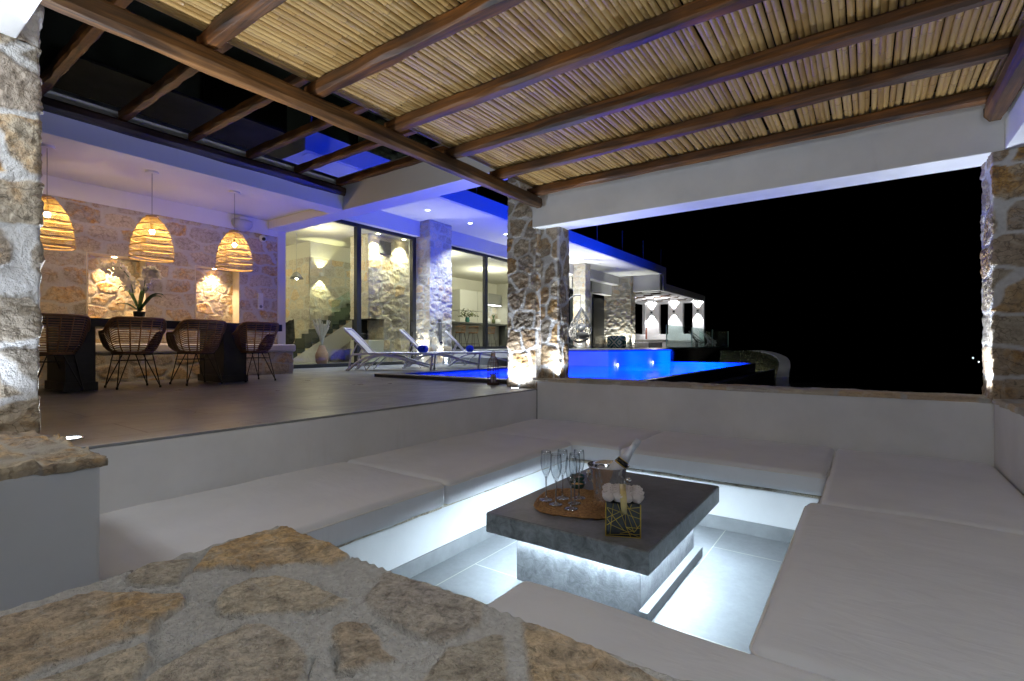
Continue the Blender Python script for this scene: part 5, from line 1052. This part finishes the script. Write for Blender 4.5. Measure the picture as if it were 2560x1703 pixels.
# ================================================================== DINING TABLE, CHAIRS, LAMPS
dt = T('dining_table', 'long dark dining table in front of the lit niches', 'table', (-8.05, 2.3, 0))
MB().box(-8.50, -7.62, -0.6, 4.37, 0.765, 0.872).build('table_top', dark_table, dt, bevel=0.006)
for y0, y1 in ((1.72, 2.0), (3.48, 3.80)):
    m = 8; poly = [(-7.62, y0), (-7.62, y1), (-8.40, y1)] + [(-8.40-0.14*sin(pi*k/m), y1-(y1-y0)*k/m) for k in range(1, m)] + [(-8.40, y0)]
    MB().prism(poly, 0.10, 0.764).build('leg', dark_base, dt, smooth=False)
    MB().prism([(x+(0.02 if x > -8 else -0.02), y+(0.02 if y > (y0+y1)/2 else -0.02)) for x, y in poly], 0.0, 0.10).build('plinth', dark_base, dt)
def make_chair():
    c = T('rattan_chair', 'x', 'chair', (0, 0, 0), 'rattan bucket chairs along the dining table')
    def rimz(th):
        a = abs(th); s = min(1, max(0, (a-0.75)/0.65)); s = s*s*(3-2*s); e = min(1, max(0, (a-1.95)/0.55))
        return 0.875 - 0.165*s - 0.23*e**1.5
    def P(th, f):
        a = 0.30*(0.66+0.34*f**0.55); b = 0.315*(0.62+0.38*f**0.55); z = 0.455+(rimz(th)-0.455)*f
        lean = 0.06*f*max(0, cos(th)); sq = 1/ (abs(cos(th))**3+abs(sin(th))**3)**(1/3)
        return (a*cos(th)*sq*0.95+lean, b*sin(th)*sq, z)
    TM = 2.42; N = 40
    mb = MB(); mb.tube([P(-TM+2*TM*k/N, 1.0) for k in range(N+1)], 0.017, 8)
    mb.tube([P(-TM, 1-k/8) for k in range(9)], 0.015, 6); mb.tube([P(TM, 1-k/8) for k in range(9)], 0.015, 6)
    mb.tube([P(-TM+2*TM*k/N, 0.0) for k in range(N+1)], 0.014, 6); mb.build('rim', rattan, c, smooth=True)
    mb = MB()
    for j in range(1, 15):
        f = j/15.0
        mb.tube([P(-TM*0.99+2*TM*0.99*k/N, f) for k in range(N+1)], 0.0062, 5)
    mb.build('shell', rattan, c, smooth=True)
    mb = MB()
    for k in range(-6, 7):
        th = k*0.36; mb.tube([P(th, f/8) for f in range(9)], 0.0085, 5, flat=0.5)
    for sg in (-1, 1):
        for k in range(8): th = sg*(1.5+k*0.115); mb.tube([P(th, f/6) for f in range(7)], 0.006, 4)
    mb.build('uprights', rattan, c, smooth=True)
    mb = MB(); poly = []
    for k in range(28): th = 2*pi*k/28; sq = 1/(abs(cos(th))**3+abs(sin(th))**3)**(1/3); poly.append((0.20*cos(th)*sq-0.02, 0.205*sin(th)*sq))
    mb.prism(poly, 0.432, 0.456); mb.build('seat', rattan, c)
    fr = MB(); fr.tube([(0.15, 0.17, 0.425), (0.15, -0.17, 0.425), (-0.17, -0.17, 0.425), (-0.17, 0.17, 0.425)], 0.0065, 6, closed=True)
    fr.tube([(0.165, 0.185, 0.35), (0.165, -0.185, 0.35), (-0.185, -0.185, 0.35), (-0.185, 0.185, 0.35)], 0.005, 5, closed=True); fr.build('seat_frame', black_metal, c)
    for a, b in ((1, 1), (1, -1), (-1, 1), (-1, -1)):
        f = (0.245*a+0.0, 0.225*b, 0.012); mb = MB()
        mb.tube([(0.15*a, 0.17*b, 0.425), f], 0.0068, 6); mb.tube([(0.15*a, 0.07*b, 0.425), f], 0.0068, 6); mb.tube([(f[0], f[1], 0.0), (f[0], f[1], 0.03)], 0.013, 8)
        mb.build('leg', black_metal, c)
    return c
ch0 = make_chair()
for i, (x, y, rz, l) in enumerate(((-7.66, 1.60, 0.05, 'rattan bucket chair half hidden by the left edge pillar'), (-7.66, 2.39, -0.04, 'rattan bucket chair in front of the orchid'), (-7.66, 3.13, 0.03, 'rattan bucket chair below the right hand niche'), (-7.67, 3.92, 0.0, 'rattan bucket chair at the end of the table nearest the loungers'))):
    place(ch0 if i == 0 else copy_tree(ch0), (x, y, 0), rz, l)
def make_pendant():
    p = T('pendant_lamp', 'x', 'pendant lamp', (0, 0, 0), 'woven pendant lamps over the dining table')
    pr = [(0.60, 0.07), (0.575, 0.095), (0.50, 0.145), (0.42, 0.19), (0.33, 0.223), (0.24, 0.246), (0.15, 0.258), (0.07, 0.263), (0.0, 0.265)]
    def R(z):
        for (a, ra), (b, rb) in zip(pr[:-1], pr[1:]):
            if z >= b: return rb+(ra-rb)*(z-b)/(a-b)
        return pr[-1][1]
    mb = MB(); turns = 6.0; N = 260
    mb.tube([(R(0.6*k/N)*cos(2*pi*turns*k/N), R(0.6*k/N)*sin(2*pi*turns*k/N), 0.6*k/N) for k in range(N+1)], 0.0085, 6)
    for z in (0.0, 0.6): mb.tube([(R(z)*cos(2*pi*k/40), R(z)*sin(2*pi*k/40), z) for k in range(40)], 0.009, 6, closed=True)
    mb.build('rings', rattan_pale, p, smooth=True)
    mb = MB(); nb = 6; bh = 0.6/nb; rr = random.Random(8)
    for b in range(nb):
        for k in range(80):
            th = 2*pi*k/80; sl = (0.34 if b % 2 else -0.34)*(0.30/max(0.12, R((b+0.5)*bh)))*0.8; z0 = b*bh+bh*(th/(2*pi)); V = []
            for q in (0, 0.5, 1):
                z = min(0.6, max(0.0, z0+q*bh)); t = th+sl*q; r = R(z)+rr.uniform(-0.002, 0.002); dw = 0.0029/r
                V += [(r*cos(t-dw), r*sin(t-dw), z), (r*cos(t+dw), r*sin(t+dw), z)]
            mb.add(V, [(0, 1, 3, 2), (2, 3, 5, 4)])
    mb.build('shade', shade_m, p)
    bulb = MB().sph((0, 0, 0.39), 0.034, 8).build('bulb', emis('pendant_bulb', (1.0, 0.76, 0.45), 40), p, smooth=True)
    MB().lathe([(0.018, 0.42), (0.02, 0.5), (0.015, 0.52)], (0, 0, 0), 12).build('socket', black_metal, p)
    MB().tube([(0, 0, 0.5), (0, 0, 1.225)], 0.0045, 6).build('cord', cord_m, p)
    MB().lathe([(0.08, 1.21), (0.08, 1.238), (0.001, 1.24)], (0, 0, 0), 24).build('ceiling_cup', fixture_w, p)
    lamp('POINT', (0, 0, 0.335), 17, WARM, 0.028, parent=p)
    return p
pd0 = make_pendant()
for i, (y, l) in enumerate(((1.69, 'woven dome pendant cut by the left edge pillar'), (2.80, 'woven dome pendant hanging above the orchid'), (3.93, 'woven dome pendant nearest the wall speaker'))):
    place(pd0 if i == 0 else copy_tree(pd0), (-8.25, y, 1.762), 0.7*i, l)
# orchid
oc = T('orchid', 'white orchid with long green leaves in a dark pot on the table', 'plant', (-8.1, 2.6, 0.872)); ox, oy, oz = -8.1, 2.60, 0.873
MB().lathe([(0.05, 0), (0.068, 0.10), (0.07, 0.13), (0.06, 0.13)], (ox, oy, oz), 18).build('pot', dark_base, oc, smooth=True)
mb = MB()
for k, (a, l, up) in enumerate(((2.5, 0.45, 0.36), (-0.6, 0.48, 0.24), (0.4, 0.3, 0.22), (2.9, 0.34, 0.12), (-1.2, 0.32, 0.03), (1.6, 0.33, 0.3))):
    d = Vector((0.8143*cos(a), 0.5803*cos(a), 0)) + Vector((-0.58, 0.81, 0))*0.35*sin(a); s = Vector((-d.y, d.x, 0)).normalized()
    V = []; n = 8
    for q in range(n+1): t = q/n; c = Vector((ox, oy, oz+0.12)) + d*l*t + Vector((0, 0, up*sin(t*2.0)*1.0)); w = 0.034*sin(pi*min(1, t*0.92+0.08))**0.7; V += [c-s*w+Vector((0, 0, 0.012)), c, c+s*w+Vector((0, 0, 0.012))]
    mb.add(V, [f for q in range(n) for f in ((3*q, 3*q+1, 3*q+4, 3*q+3), (3*q+1, 3*q+2, 3*q+5, 3*q+4))])
mb.build('leaves', leaf_m, oc, smooth=True)
st1 = [Vector((ox, oy, oz+0.12)), Vector((ox-0.07, oy-0.05, 1.25)), Vector((ox-0.10, oy-0.07, 1.45)), Vector((ox-0.2, oy-0.15, 1.60)), Vector((ox-0.42, oy-0.3, 1.62))]
st2 = [Vector((ox, oy, oz+0.12)), Vector((ox+0.06, oy+0.03, 1.25)), Vector((ox+0.07, oy+0.05, 1.5)), Vector((ox+0.12, oy+0.1, 1.60)), Vector((ox+0.18, oy+0.16, 1.52))]
MB().tube(st1, 0.006, 6).build('stem', leaf_m, oc); MB().tube(st2, 0.006, 6).build('stem', leaf_m, oc)
mb = MB(); rr = random.Random(12)
def flower(c, s):
    d = Vector((0.75+rr.uniform(-.4, .4), -0.6+rr.uniform(-.4, .4), rr.uniform(-.2, .3))).normalized(); u = d.orthogonal().normalized(); w = d.cross(u)
    for k in range(5):
        a = 2*pi*k/5+rr.random(); q = u*cos(a)+w*sin(a); t = d.cross(q); mb.add([c, c+q*s*0.5+t*s*0.36+d*0.01, c+q*s+d*0.004, c+q*s*0.5-t*s*0.36+d*0.01], [(0, 1, 2, 3)])
for S in (st1, st2):
    for k in range(18):
        f = 1.5+k*0.147
        i = min(int(f), 3); g = min(1, f-i); c = S[i].lerp(S[i+1], g)+Vector((rr.uniform(-.04, .04), rr.uniform(-.04, .04), rr.uniform(-.08, .02))); flower(c, rr.uniform(0.06, 0.085))
mb.build('blossoms', petal, oc)
mb = MB().extr([(ox+0.07+0.8143*x, oy+0.05+0.58*x, 1.30+z) for x, z in ((0, -0.05), (0.045, 0), (0.05, 0.03), (0.025, 0.045), (0, 0.03), (-0.025, 0.045), (-0.05, 0.03), (-0.045, 0))], (0.006, -0.008, 0)); mb.build('heart_tag', mottled('tag_grey', (0.35, 0.35, 0.38), 0.5, 0.1, 5, 0), oc)

# ================================================================== SUN LOUNGERS
def make_lounger():
    c = T('sun_lounger', 'x', 'sun lounger', (0, 0, 0), 'white sun loungers beside the pool')
    for sg, nm in ((-1, 'side_rail'), (1, 'side_rail')):
        y = 0.31*sg; mb = MB()
        mb.tube([(-0.33, y, 0.30), (-0.30, y, 0.345), (-0.1, y, 0.365), (0.5, y, 0.375), (1.1, y, 0.37), (1.46, y, 0.355)], 0.024, 8)
        mb.tube([(-0.41, y, 0.01), (-0.36, y, 0.04), (-0.22, y, 0.17), (-0.05, y, 0.27), (0.15, y, 0.325), (0.38, y, 0.335), (0.65, y, 0.29), (0.95, y, 0.19), (1.33, y*0.9, 0.085)], [0.026]*7+[0.022, 0.018], 8)
        mb.tube([(-0.43, y, 0.0), (-0.39, y, 0.035)], 0.03, 8); mb.tube([(-0.33, y, 0.30), (-0.37, y, 0.10), (-0.40, y, 0.02)], 0.018, 6)
        mb.tube([(-0.33, y, 0.12), (-0.05, y, 0.12), (0.0, y, 0.01), (0.06, y, 0.1), (0.3, y, 0.3)], 0.014, 6)
        mb.build(nm, plastic_w, c, smooth=True)
    mb = MB()
    mb.tube([(1.36, -0.27, 0.0), (1.40, -0.21, 0.355), (1.40, 0.21, 0.355), (1.36, 0.27, 0.0)], 0.022, 8); mb.tube([(1.37, -0.25, 0.10), (1.38, -0.1, 0.14), (1.38, 0.1, 0.14), (1.37, 0.25, 0.10)], 0.014, 6); mb.build('foot_frame', plastic_w, c, smooth=True)
    mb = MB(); n = 16; V = []
    for k in range(n+1): x = -0.03+1.47*k/n; V += [(x, -0.3, 0.372), (x, 0, 0.362), (x, 0.3, 0.372)]
    mb.add(V, [f for q in range(n) for f in ((3*q, 3*q+1, 3*q+4, 3*q+3), (3*q+1, 3*q+2, 3*q+5, 3*q+4))]); mb.build('seat_sling', sling_m, c)
    for x in (-0.3, 0.45, 1.1): MB().tube([(x, -0.31, 0.345), (x, 0.31, 0.345)], 0.014, 6).build('cross_bar', plastic_w, c)
    b = MB(); b.tube([(0.0, -0.28, 0.38), (-0.25, -0.28, 0.66), (-0.47, -0.27, 0.885), (-0.50, -0.22, 0.91), (-0.50, 0.22, 0.91), (-0.47, 0.27, 0.885), (-0.25, 0.28, 0.66), (0.0, 0.28, 0.38)], 0.024, 8); fr_ = b.build('backrest', plastic_w, c, smooth=True)
    MB().add([(0.0, -0.27, 0.385), (0.0, 0.27, 0.385), (-0.24, 0.27, 0.645), (-0.24, -0.27, 0.645), (-0.485, 0.25, 0.895), (-0.485, -0.25, 0.895)], [(0, 1, 2, 3), (3, 2, 4, 5)]).build('back_sling', sling_m, fr_)
    for sg in (-1, 1): MB().tube([(-0.20, 0.26*sg, 0.60), (-0.33, 0.27*sg, 0.34), (-0.36, 0.27*sg, 0.22)], 0.013, 6).build('prop', plastic_w, c)
    for sg in (-1, 1): MB().sph((0.0, 0.30*sg, 0.385), 0.036, 6).build('hinge', plastic_w, c, smooth=True)
    return c
lo0 = make_lounger()
def set_l(o, foot, rz, label):
    lx, ly = -0.40, -0.31; x = foot[0]-(lx*cos(rz)-ly*sin(rz)); y = foot[1]-(lx*sin(rz)+ly*cos(rz)); return place(o, (x, y, 0), rz, label), (x, y, rz)
A1 = set_l(lo0, (-9.06, 6.66), radians(36), 'white sun lounger nearest the stone bench, rolled towel on its foot end')
A2 = set_l(copy_tree(lo0), (-8.96, 8.15), radians(38), 'middle white sun lounger before the stone column, rolled towel on its foot end')
A3 = set_l(copy_tree(lo0), (-8.97, 9.73), radians(38), 'farthest white sun lounger, its foot hidden behind the stone pillar')
def towel(A, x, y, label):
    o, (X, Y, rz) = A; c = Vector((X+x*cos(rz)-y*sin(rz), Y+x*sin(rz)+y*cos(rz), 0.465)); t = T('rolled_towel', label, 'towel', (c.x, c.y, 0.375), 'rolled blue towels'); d = Vector((-sin(rz), cos(rz), 0))
    mb = MB(); R = 0.088; n = 22; mb.tube([c-d*0.2, c-d*0.195, c+d*0.195, c+d*0.2], [R*0.9, R, R, R*0.9], n); mb.build('roll', towel_m, t, smooth=True)
    sp_ = MB(); u = Vector((d.y, -d.x, 0)); sp_.tube([c-d*0.203+(u*cos(a*0.55)+Vector((0, 0, 1))*sin(a*0.55))*R*(0.1+0.78*a/40) for a in range(41)], 0.006, 5); sp_.build('fold', towel_m, t, smooth=True)
towel(A1, 1.15, 0.05, 'rolled blue towel on the nearest sun lounger'); towel(A2, 1.15, 0.05, 'rolled blue towel on the middle sun lounger')
# lantern at the pillar
la = T('lantern', 'brown caged lantern standing beside the tall uplit pillar', 'lantern', (-4.22, 5.42, 0)); lx, ly = -4.2, 5.45; WR = mottled('dark_wicker', (0.06, 0.028, 0.016), 0.6, 0.3, 20, 0)
mb = MB(); prl = [(0.082, 0.0), (0.080, 0.26), (0.072, 0.31), (0.052, 0.355), (0.028, 0.385), (0.028, 0.41)]
for k in range(14): a = 2*pi*k/14; mb.tube([(lx+r*cos(a), ly+r*sin(a), z) for r, z in prl], 0.0035, 4)
for z, r in ((0.05, 0.083), (0.10, 0.083), (0.15, 0.083), (0.2, 0.083), (0.25, 0.083), (0.3, 0.076), (0.35, 0.056)): mb.tube([(lx+r*cos(2*pi*k/24), ly+r*sin(2*pi*k/24), z) for k in range(24)], 0.0035, 4, closed=True)
mb.build('cage', WR, la)
MB().lathe([(0.085, 0), (0.088, 0.03), (0.07, 0.035)], (lx, ly, 0), 20).build('base', WR, la); MB().lathe([(0.032, 0.385), (0.034, 0.43), (0.02, 0.435)], (lx, ly, 0), 16).build('collar', WR, la)
MB().tube([(lx+0.03*cos(a), ly, 0.43+0.03*sin(a)) for a in [pi*k/8 for k in range(9)]], 0.004, 5).build('handle', WR, la)
MB().lathe([(0.035, 0.035), (0.035, 0.14), (0.001, 0.14)], (lx, ly, 0), 14).build('candle', petal, la)

# ================================================================== COFFEE TABLE AND WHAT STANDS ON IT
ct = T('coffee_table', 'dark microcement coffee table with glowing light strip underneath', 'table', (-1.35, 3.0, -0.9))
tx0, tx1, ty0, ty1, tz = -1.838, -0.848, 2.312, 3.70, -0.45
MB().box(tx0, tx1, ty0, ty1, tz-0.118, tz-0.003).build('side_slab', cement_side, ct, bevel=0.008, seg=3)
MB().box(tx0+0.007, tx1-0.007, ty0+0.007, ty1-0.007, tz-0.0035, tz).build('table_top', cement_top, ct, bevel=0.002)
MB().box(-1.755, -0.965, 2.51, 3.49, -0.9, tz-0.120).build('base', cement_base, ct, bevel=0.006)
mb = MB(); mb.box(-0.963, -0.915, 2.475, 3.52, -0.9, -0.835); mb.build('plinth', skirt_tile, ct, bevel=0.004)
LEDM = emis('led_strip', LED, 185); mb = MB(); z0, z1 = tz-0.128, tz-0.1185
mb.box(-1.79, -0.93, 2.47, 2.482, z0, z1); mb.box(-1.79, -0.93, 3.52, 3.532, z0, z1); mb.box(-1.80, -1.788, 2.47, 3.53, z0, z1); mb.box(-0.93, -0.918, 2.47, 3.53, z0, z1)
mb.build('light_strip', LEDM, ct)
# seagrass mat
pm = T('placemat', 'round-cornered seagrass mat under the champagne flutes', 'placemat', (-1.44, 2.78, tz))
def oct_(r, k, n=56):
    a = 2*pi*k/n+0.35; s = 1/(abs(cos(a))**3.2+abs(sin(a))**3.2)**(1/3.2); return r*s*cos(a), r*s*sin(a)
mb = MB()
for j in range(11):
    r = 0.262-0.0245*j
    if r > 0.01:
        P = []
        for k in range(56): x, y = oct_(r, k); ca, sa = cos(0.35), sin(0.35); P.append((-1.455+x*ca-y*sa, 2.775+x*sa+y*ca, tz+0.009+0.0025*sin(k*2.3+j)))
        mb.tube(P, [0.0135*(1+0.16*sin(k*3.1+j*2)) for k in range(56)], 6, closed=True, flat=0.55)
mb.build('braid', mat_m, pm)
# flutes
def make_flute():
    f = T('champagne_flute', 'x', 'glass', (0, 0, 0), 'six champagne flutes on the mat')
    foot = [(0.001, 0.0), (0.042, 0.0), (0.043, 0.002), (0.02, 0.006), (0.008, 0.012), (0.0055, 0.03), (0.0052, 0.12), (0.007, 0.137), (0.001, 0.150)]
    prof = [(0.007, 0.137), (0.016, 0.155), (0.027, 0.18), (0.034, 0.215), (0.0355, 0.24), (0.033, 0.28), (0.030, 0.305), (0.0286, 0.305), (0.0316, 0.28), (0.034, 0.24), (0.0325, 0.216), (0.025, 0.182), (0.014, 0.159), (0.001, 0.150)]
    MB().lathe(prof, (0, 0, 0), 28, False, False).build('bowl', flute_m, f, smooth=True); MB().lathe(foot, (0, 0, 0), 28, False, False).build('stem', stem_m, f, smooth=True); return f
fl = make_flute(); z = tz+0.019
for i, (x, y, l) in enumerate(((-1.641, 2.671, 'leftmost champagne flute, standing on the mat corner'), (-1.545, 2.630, 'second champagne flute from the left in the front row'), (-1.575, 2.762, 'champagne flute at the back left of the group'), (-1.430, 2.612, 'champagne flute nearest the camera'), (-1.462, 2.712, 'champagne flute in the middle right, behind the nearest one'), (-1.490, 2.822, 'champagne flute at the back right beside the bowls'))):
    place(fl if i == 0 else copy_tree(fl), (x, y, z), 0, l)
# ice bucket and bottle
bk = T('ice_bucket', 'polished steel ice bucket with round knob handles', 'bucket', (-1.34, 2.93, tz)); bX, bY = -1.34, 2.93; RT = Vector((0.8143, 0.5803, 0)); FWv = Vector((-0.5803, 0.8143, 0))
MB().lathe([(0.001, 0.004), (0.078, 0.004), (0.082, 0.0), (0.084, 0.008), (0.087, 0.04), (0.105, 0.15), (0.113, 0.205), (0.132, 0.226), (0.133, 0.229), (0.130, 0.230), (0.110, 0.205), (0.102, 0.15), (0.083, 0.03), (0.001, 0.02)], (bX, bY, tz), 44, False, False).build('body', steel, bk, smooth=True)
kd = (RT*0.75-FWv*0.66).normalized(); kc_ = Vector((bX, bY, tz+0.15))+kd*0.115
for sg in (1, -1):
    k0 = Vector((bX, bY, tz+0.155))+kd*0.108*sg
    mb = MB(); mb.tube([k0, k0+kd*0.02*sg], 0.010, 10); mb.sph(tuple(k0+kd*0.034*sg), 0.019, 8); mb.build('knob', chrome, bk, smooth=True)
    c = k0+kd*0.016*sg-Vector((0, 0, 0.02)); s_ = Vector((-kd.y, kd.x, 0))
    MB().tube([c+s_*0.034*cos(2*pi*q/24)+Vector((0, 0, 0.034*sin(2*pi*q/24)))+kd*0.006*sg for q in range(24)], 0.0036, 6, closed=True).build('ring', chrome, bk, smooth=True)
bo = T('champagne_bottle', 'champagne bottle with white foil neck leaning in the bucket', 'bottle', (bX, bY, tz+0.03))
A = Vector((bX, bY, 0))-RT*0.055+Vector((0, 0, tz+0.055)); B = Vector((bX, bY, 0))+RT*0.196+Vector((0, 0, -0.062)); L = (B-A).length; ax = (B-A)/L
def bot(prof, name, m, n=24):
    b = MB().lathe(prof, (0, 0, 0), n); b.xf(Matrix.Translation(A) @ ax.to_track_quat('Z', 'Y').to_matrix().to_4x4()); return b.build(name, m, bo, smooth=True)
bot([(0.04, 0), (0.046, 0.01), (0.046, L*0.46), (0.044, L*0.52), (0.04, L*0.56)], 'body', mottled('dark_glass', (0.008, 0.012, 0.008), 0.08, 0.1, 5, 0))
bot([(0.0468, L*0.28), (0.0468, L*0.50), (0.0456, L*0.52)], 'label', label_w)
bot([(0.0435, L*0.535), (0.0395, L*0.585), (0.0365, L*0.61)], 'neck_band', bottle_g); bot([(0.0442, L*0.528), (0.0437, L*0.536)], 'gold_line', gold); bot([(0.0372, L*0.607), (0.0366, L*0.615)], 'gold_line', gold)
bot([(0.0368, L*0.612), (0.028, L*0.70), (0.0215, L*0.80), (0.0195, L*0.90), (0.0225, L*0.905), (0.023, L*0.93), (0.019, L*0.94), (0.0205, L*0.985), (0.012, L)], 'foil', foil)
# gift box with roses
gb_ = T('flower_box', 'black box with thin gold lines, filled with white roses', 'flower box', (-1.03, 2.5, tz))
ang = radians(24); bu = Vector((cos(ang), sin(ang), 0)); bv = Vector((-sin(ang), cos(ang), 0)); bo_ = Vector((-1.103, 2.384, tz)); w, h, dp = 0.174, 0.176, 0.165
def F(u, v, d=0): return bo_ + bu*(u*w) + Vector((0, 0, v*h)) + bv*d
def obox(u0, u1, v0, v1, d0, d1, name, m, bevel=0):
    c = [F(u0, v0, d0), F(u1, v0, d0), F(u1, v0, d1), F(u0, v0, d1), F(u0, v1, d0), F(u1, v1, d0), F(u1, v1, d1), F(u0, v1, d1)]
    return MB().add(c, [(0,3,2,1),(4,5,6,7),(0,1,5,4),(1,2,6,5),(2,3,7,6),(3,0,4,7)]).build(name, m, gb_, bevel=bevel)
obox(0.0, 1.0, 0.005, 0.97, 0.0, dp, 'carton', black_card, 0.002)
mb = MB()
for q in ([F(0, 0, -0.002), F(1, 0, -0.002)], [F(0, 0, -0.002), F(0, .97, -0.002)], [F(1, 0, -0.002), F(1, .97, -0.002)], [F(1, 0, dp), F(1, .97, dp)], [F(0, 0, dp), F(0, .97, dp)], [F(1, 0, -0.002), F(1, 0, dp)], [F(0, 0, -0.002), F(0, 0, dp)]): mb.tube(q, 0.0034, 4)
mb.build('gold_edge', gold, gb_)
LN = [((1025,915),(980,1340),1),((940,980),(1110,1030),1),((940,990),(1165,1280),1.2),((940,1120),(1110,1030),1),((935,1220),(1165,1060),2),((980,1205),(1370,1355),.8),((1080,920),(1195,1230),1),((1200,920),(1340,1230),2),((1195,1230),(1300,1290),1.8),((1178,1000),(1190,1230),1.2),((1195,1230),(1372,1235),1),((1175,985),(1375,955),1),((1240,985),(1370,1040),1),((1175,1055),(1372,1108),1),((1300,1290),(1372,1190),1.2),((1195,1230),(1250,1352),.9),((940,1345),(1372,1315),.7),((1190,1000),(1290,1290),1),((940,1130),(990,1200),1),((1265,915),(1235,985),1.3),((1110,1320),(1300,1270),.7)]
mb = MB()
for a, b, t in LN:
    p, q = [(max(0.01, min(.99, (x-925)/455)), max(0.02, min(.96, (1365-y)/460))) for x, y in (a, b)]
    mb.tube([F(p[0], p[1], -0.0006), F(q[0], q[1], -0.0006)], 0.0008+0.0006*t, 4)
mb.build('gold_lines', gold, gb_)
rr = random.Random(6)
def rose(c, r):
    """ruffled head: nested wavy shells over a rounded core"""
    mb = MB(); c = Vector(c)
    for ring, (rad, top) in enumerate(((1.0, 0.55), (0.78, 0.80), (0.52, 0.95), (0.26, 1.0))):
        n, m, ph = 26, 6, rr.uniform(0, 6); V = []
        for j in range(m+1):
            t = j/m
            for i in range(n+1):
                a = 2*pi*i/n; w = 1+0.10*sin(5*a+ph)*t+0.05*sin(9*a+ph*2)*t
                R_ = r*rad*(0.55+0.55*sin(t*pi*0.62))*w*(1.08/(abs(cos(a))**4+abs(sin(a))**4)**0.25*0.92); V.append(c+Vector((R_*cos(a), R_*sin(a), r*(-0.8+t*(0.8+top)*0.95+0.07*sin(5*a+ph+1)*t))))
        mb.add(V, [(j*(n+1)+i, j*(n+1)+i+1, (j+1)*(n+1)+i+1, (j+1)*(n+1)+i) for j in range(m) for i in range(n)])
    mb.sph(tuple(c), r*0.72, 8); return mb
for i in range(4):
    for j in range(4):
        rose(F(0.09+0.273*i, 1.13+rr.uniform(-.02, .03), dp*(0.05+0.30*j)), 0.0285).build('rose', petal, gb_, smooth=True)
P = [F(.5, 1.25, dp+0.012), F(.5, 1.33, dp*0.8), F(.5, 1.34, dp*0.3), F(.5, 1.30, -0.012), F(.51, 1.12, -0.030), F(.52, 0.9, -0.018), F(.53, 0.72, -0.009), F(.535, 0.66, -0.006)]
V = []; 
for k, p in enumerate(P): ww = 0.016 if k < 6 else (0.014 if k == 6 else 0.005); V += [p-bu*ww, p+bu*ww+Vector((0, 0, 0.003*sin(k*2)))]
rb = MB().add(V, [(2*k, 2*k+1, 2*k+3, 2*k+2) for k in range(len(P)-1)]).build('ribbon', ribbon_m, gb_, smooth=True)
sd_ = rb.modifiers.new('thick', 'SOLIDIFY'); sd_.thickness = 0.0012
for i, (x, y, m, l) in enumerate(((-1.700, 3.20, sauce_r, 'small green bowl of dark sauce behind the flutes'), (-1.615, 3.035, sauce_y, 'small green bowl of yellow mustard beside the flutes'))):
    b = T('dip_bowl', l, 'bowl', (x, y, tz)); MB().lathe([(0.02, 0), (0.042, 0.018), (0.058, 0.05), (0.055, 0.05), (0.04, 0.022), (0.001, 0.012)], (x, y, tz), 26, True, False).build('bowl', green_glaze, b, smooth=True); MB().lathe([(0.001, 0.040), (0.030, 0.038), (0.050, 0.034)], (x, y, tz), 20, False, False).build('dip', m, b, smooth=True)
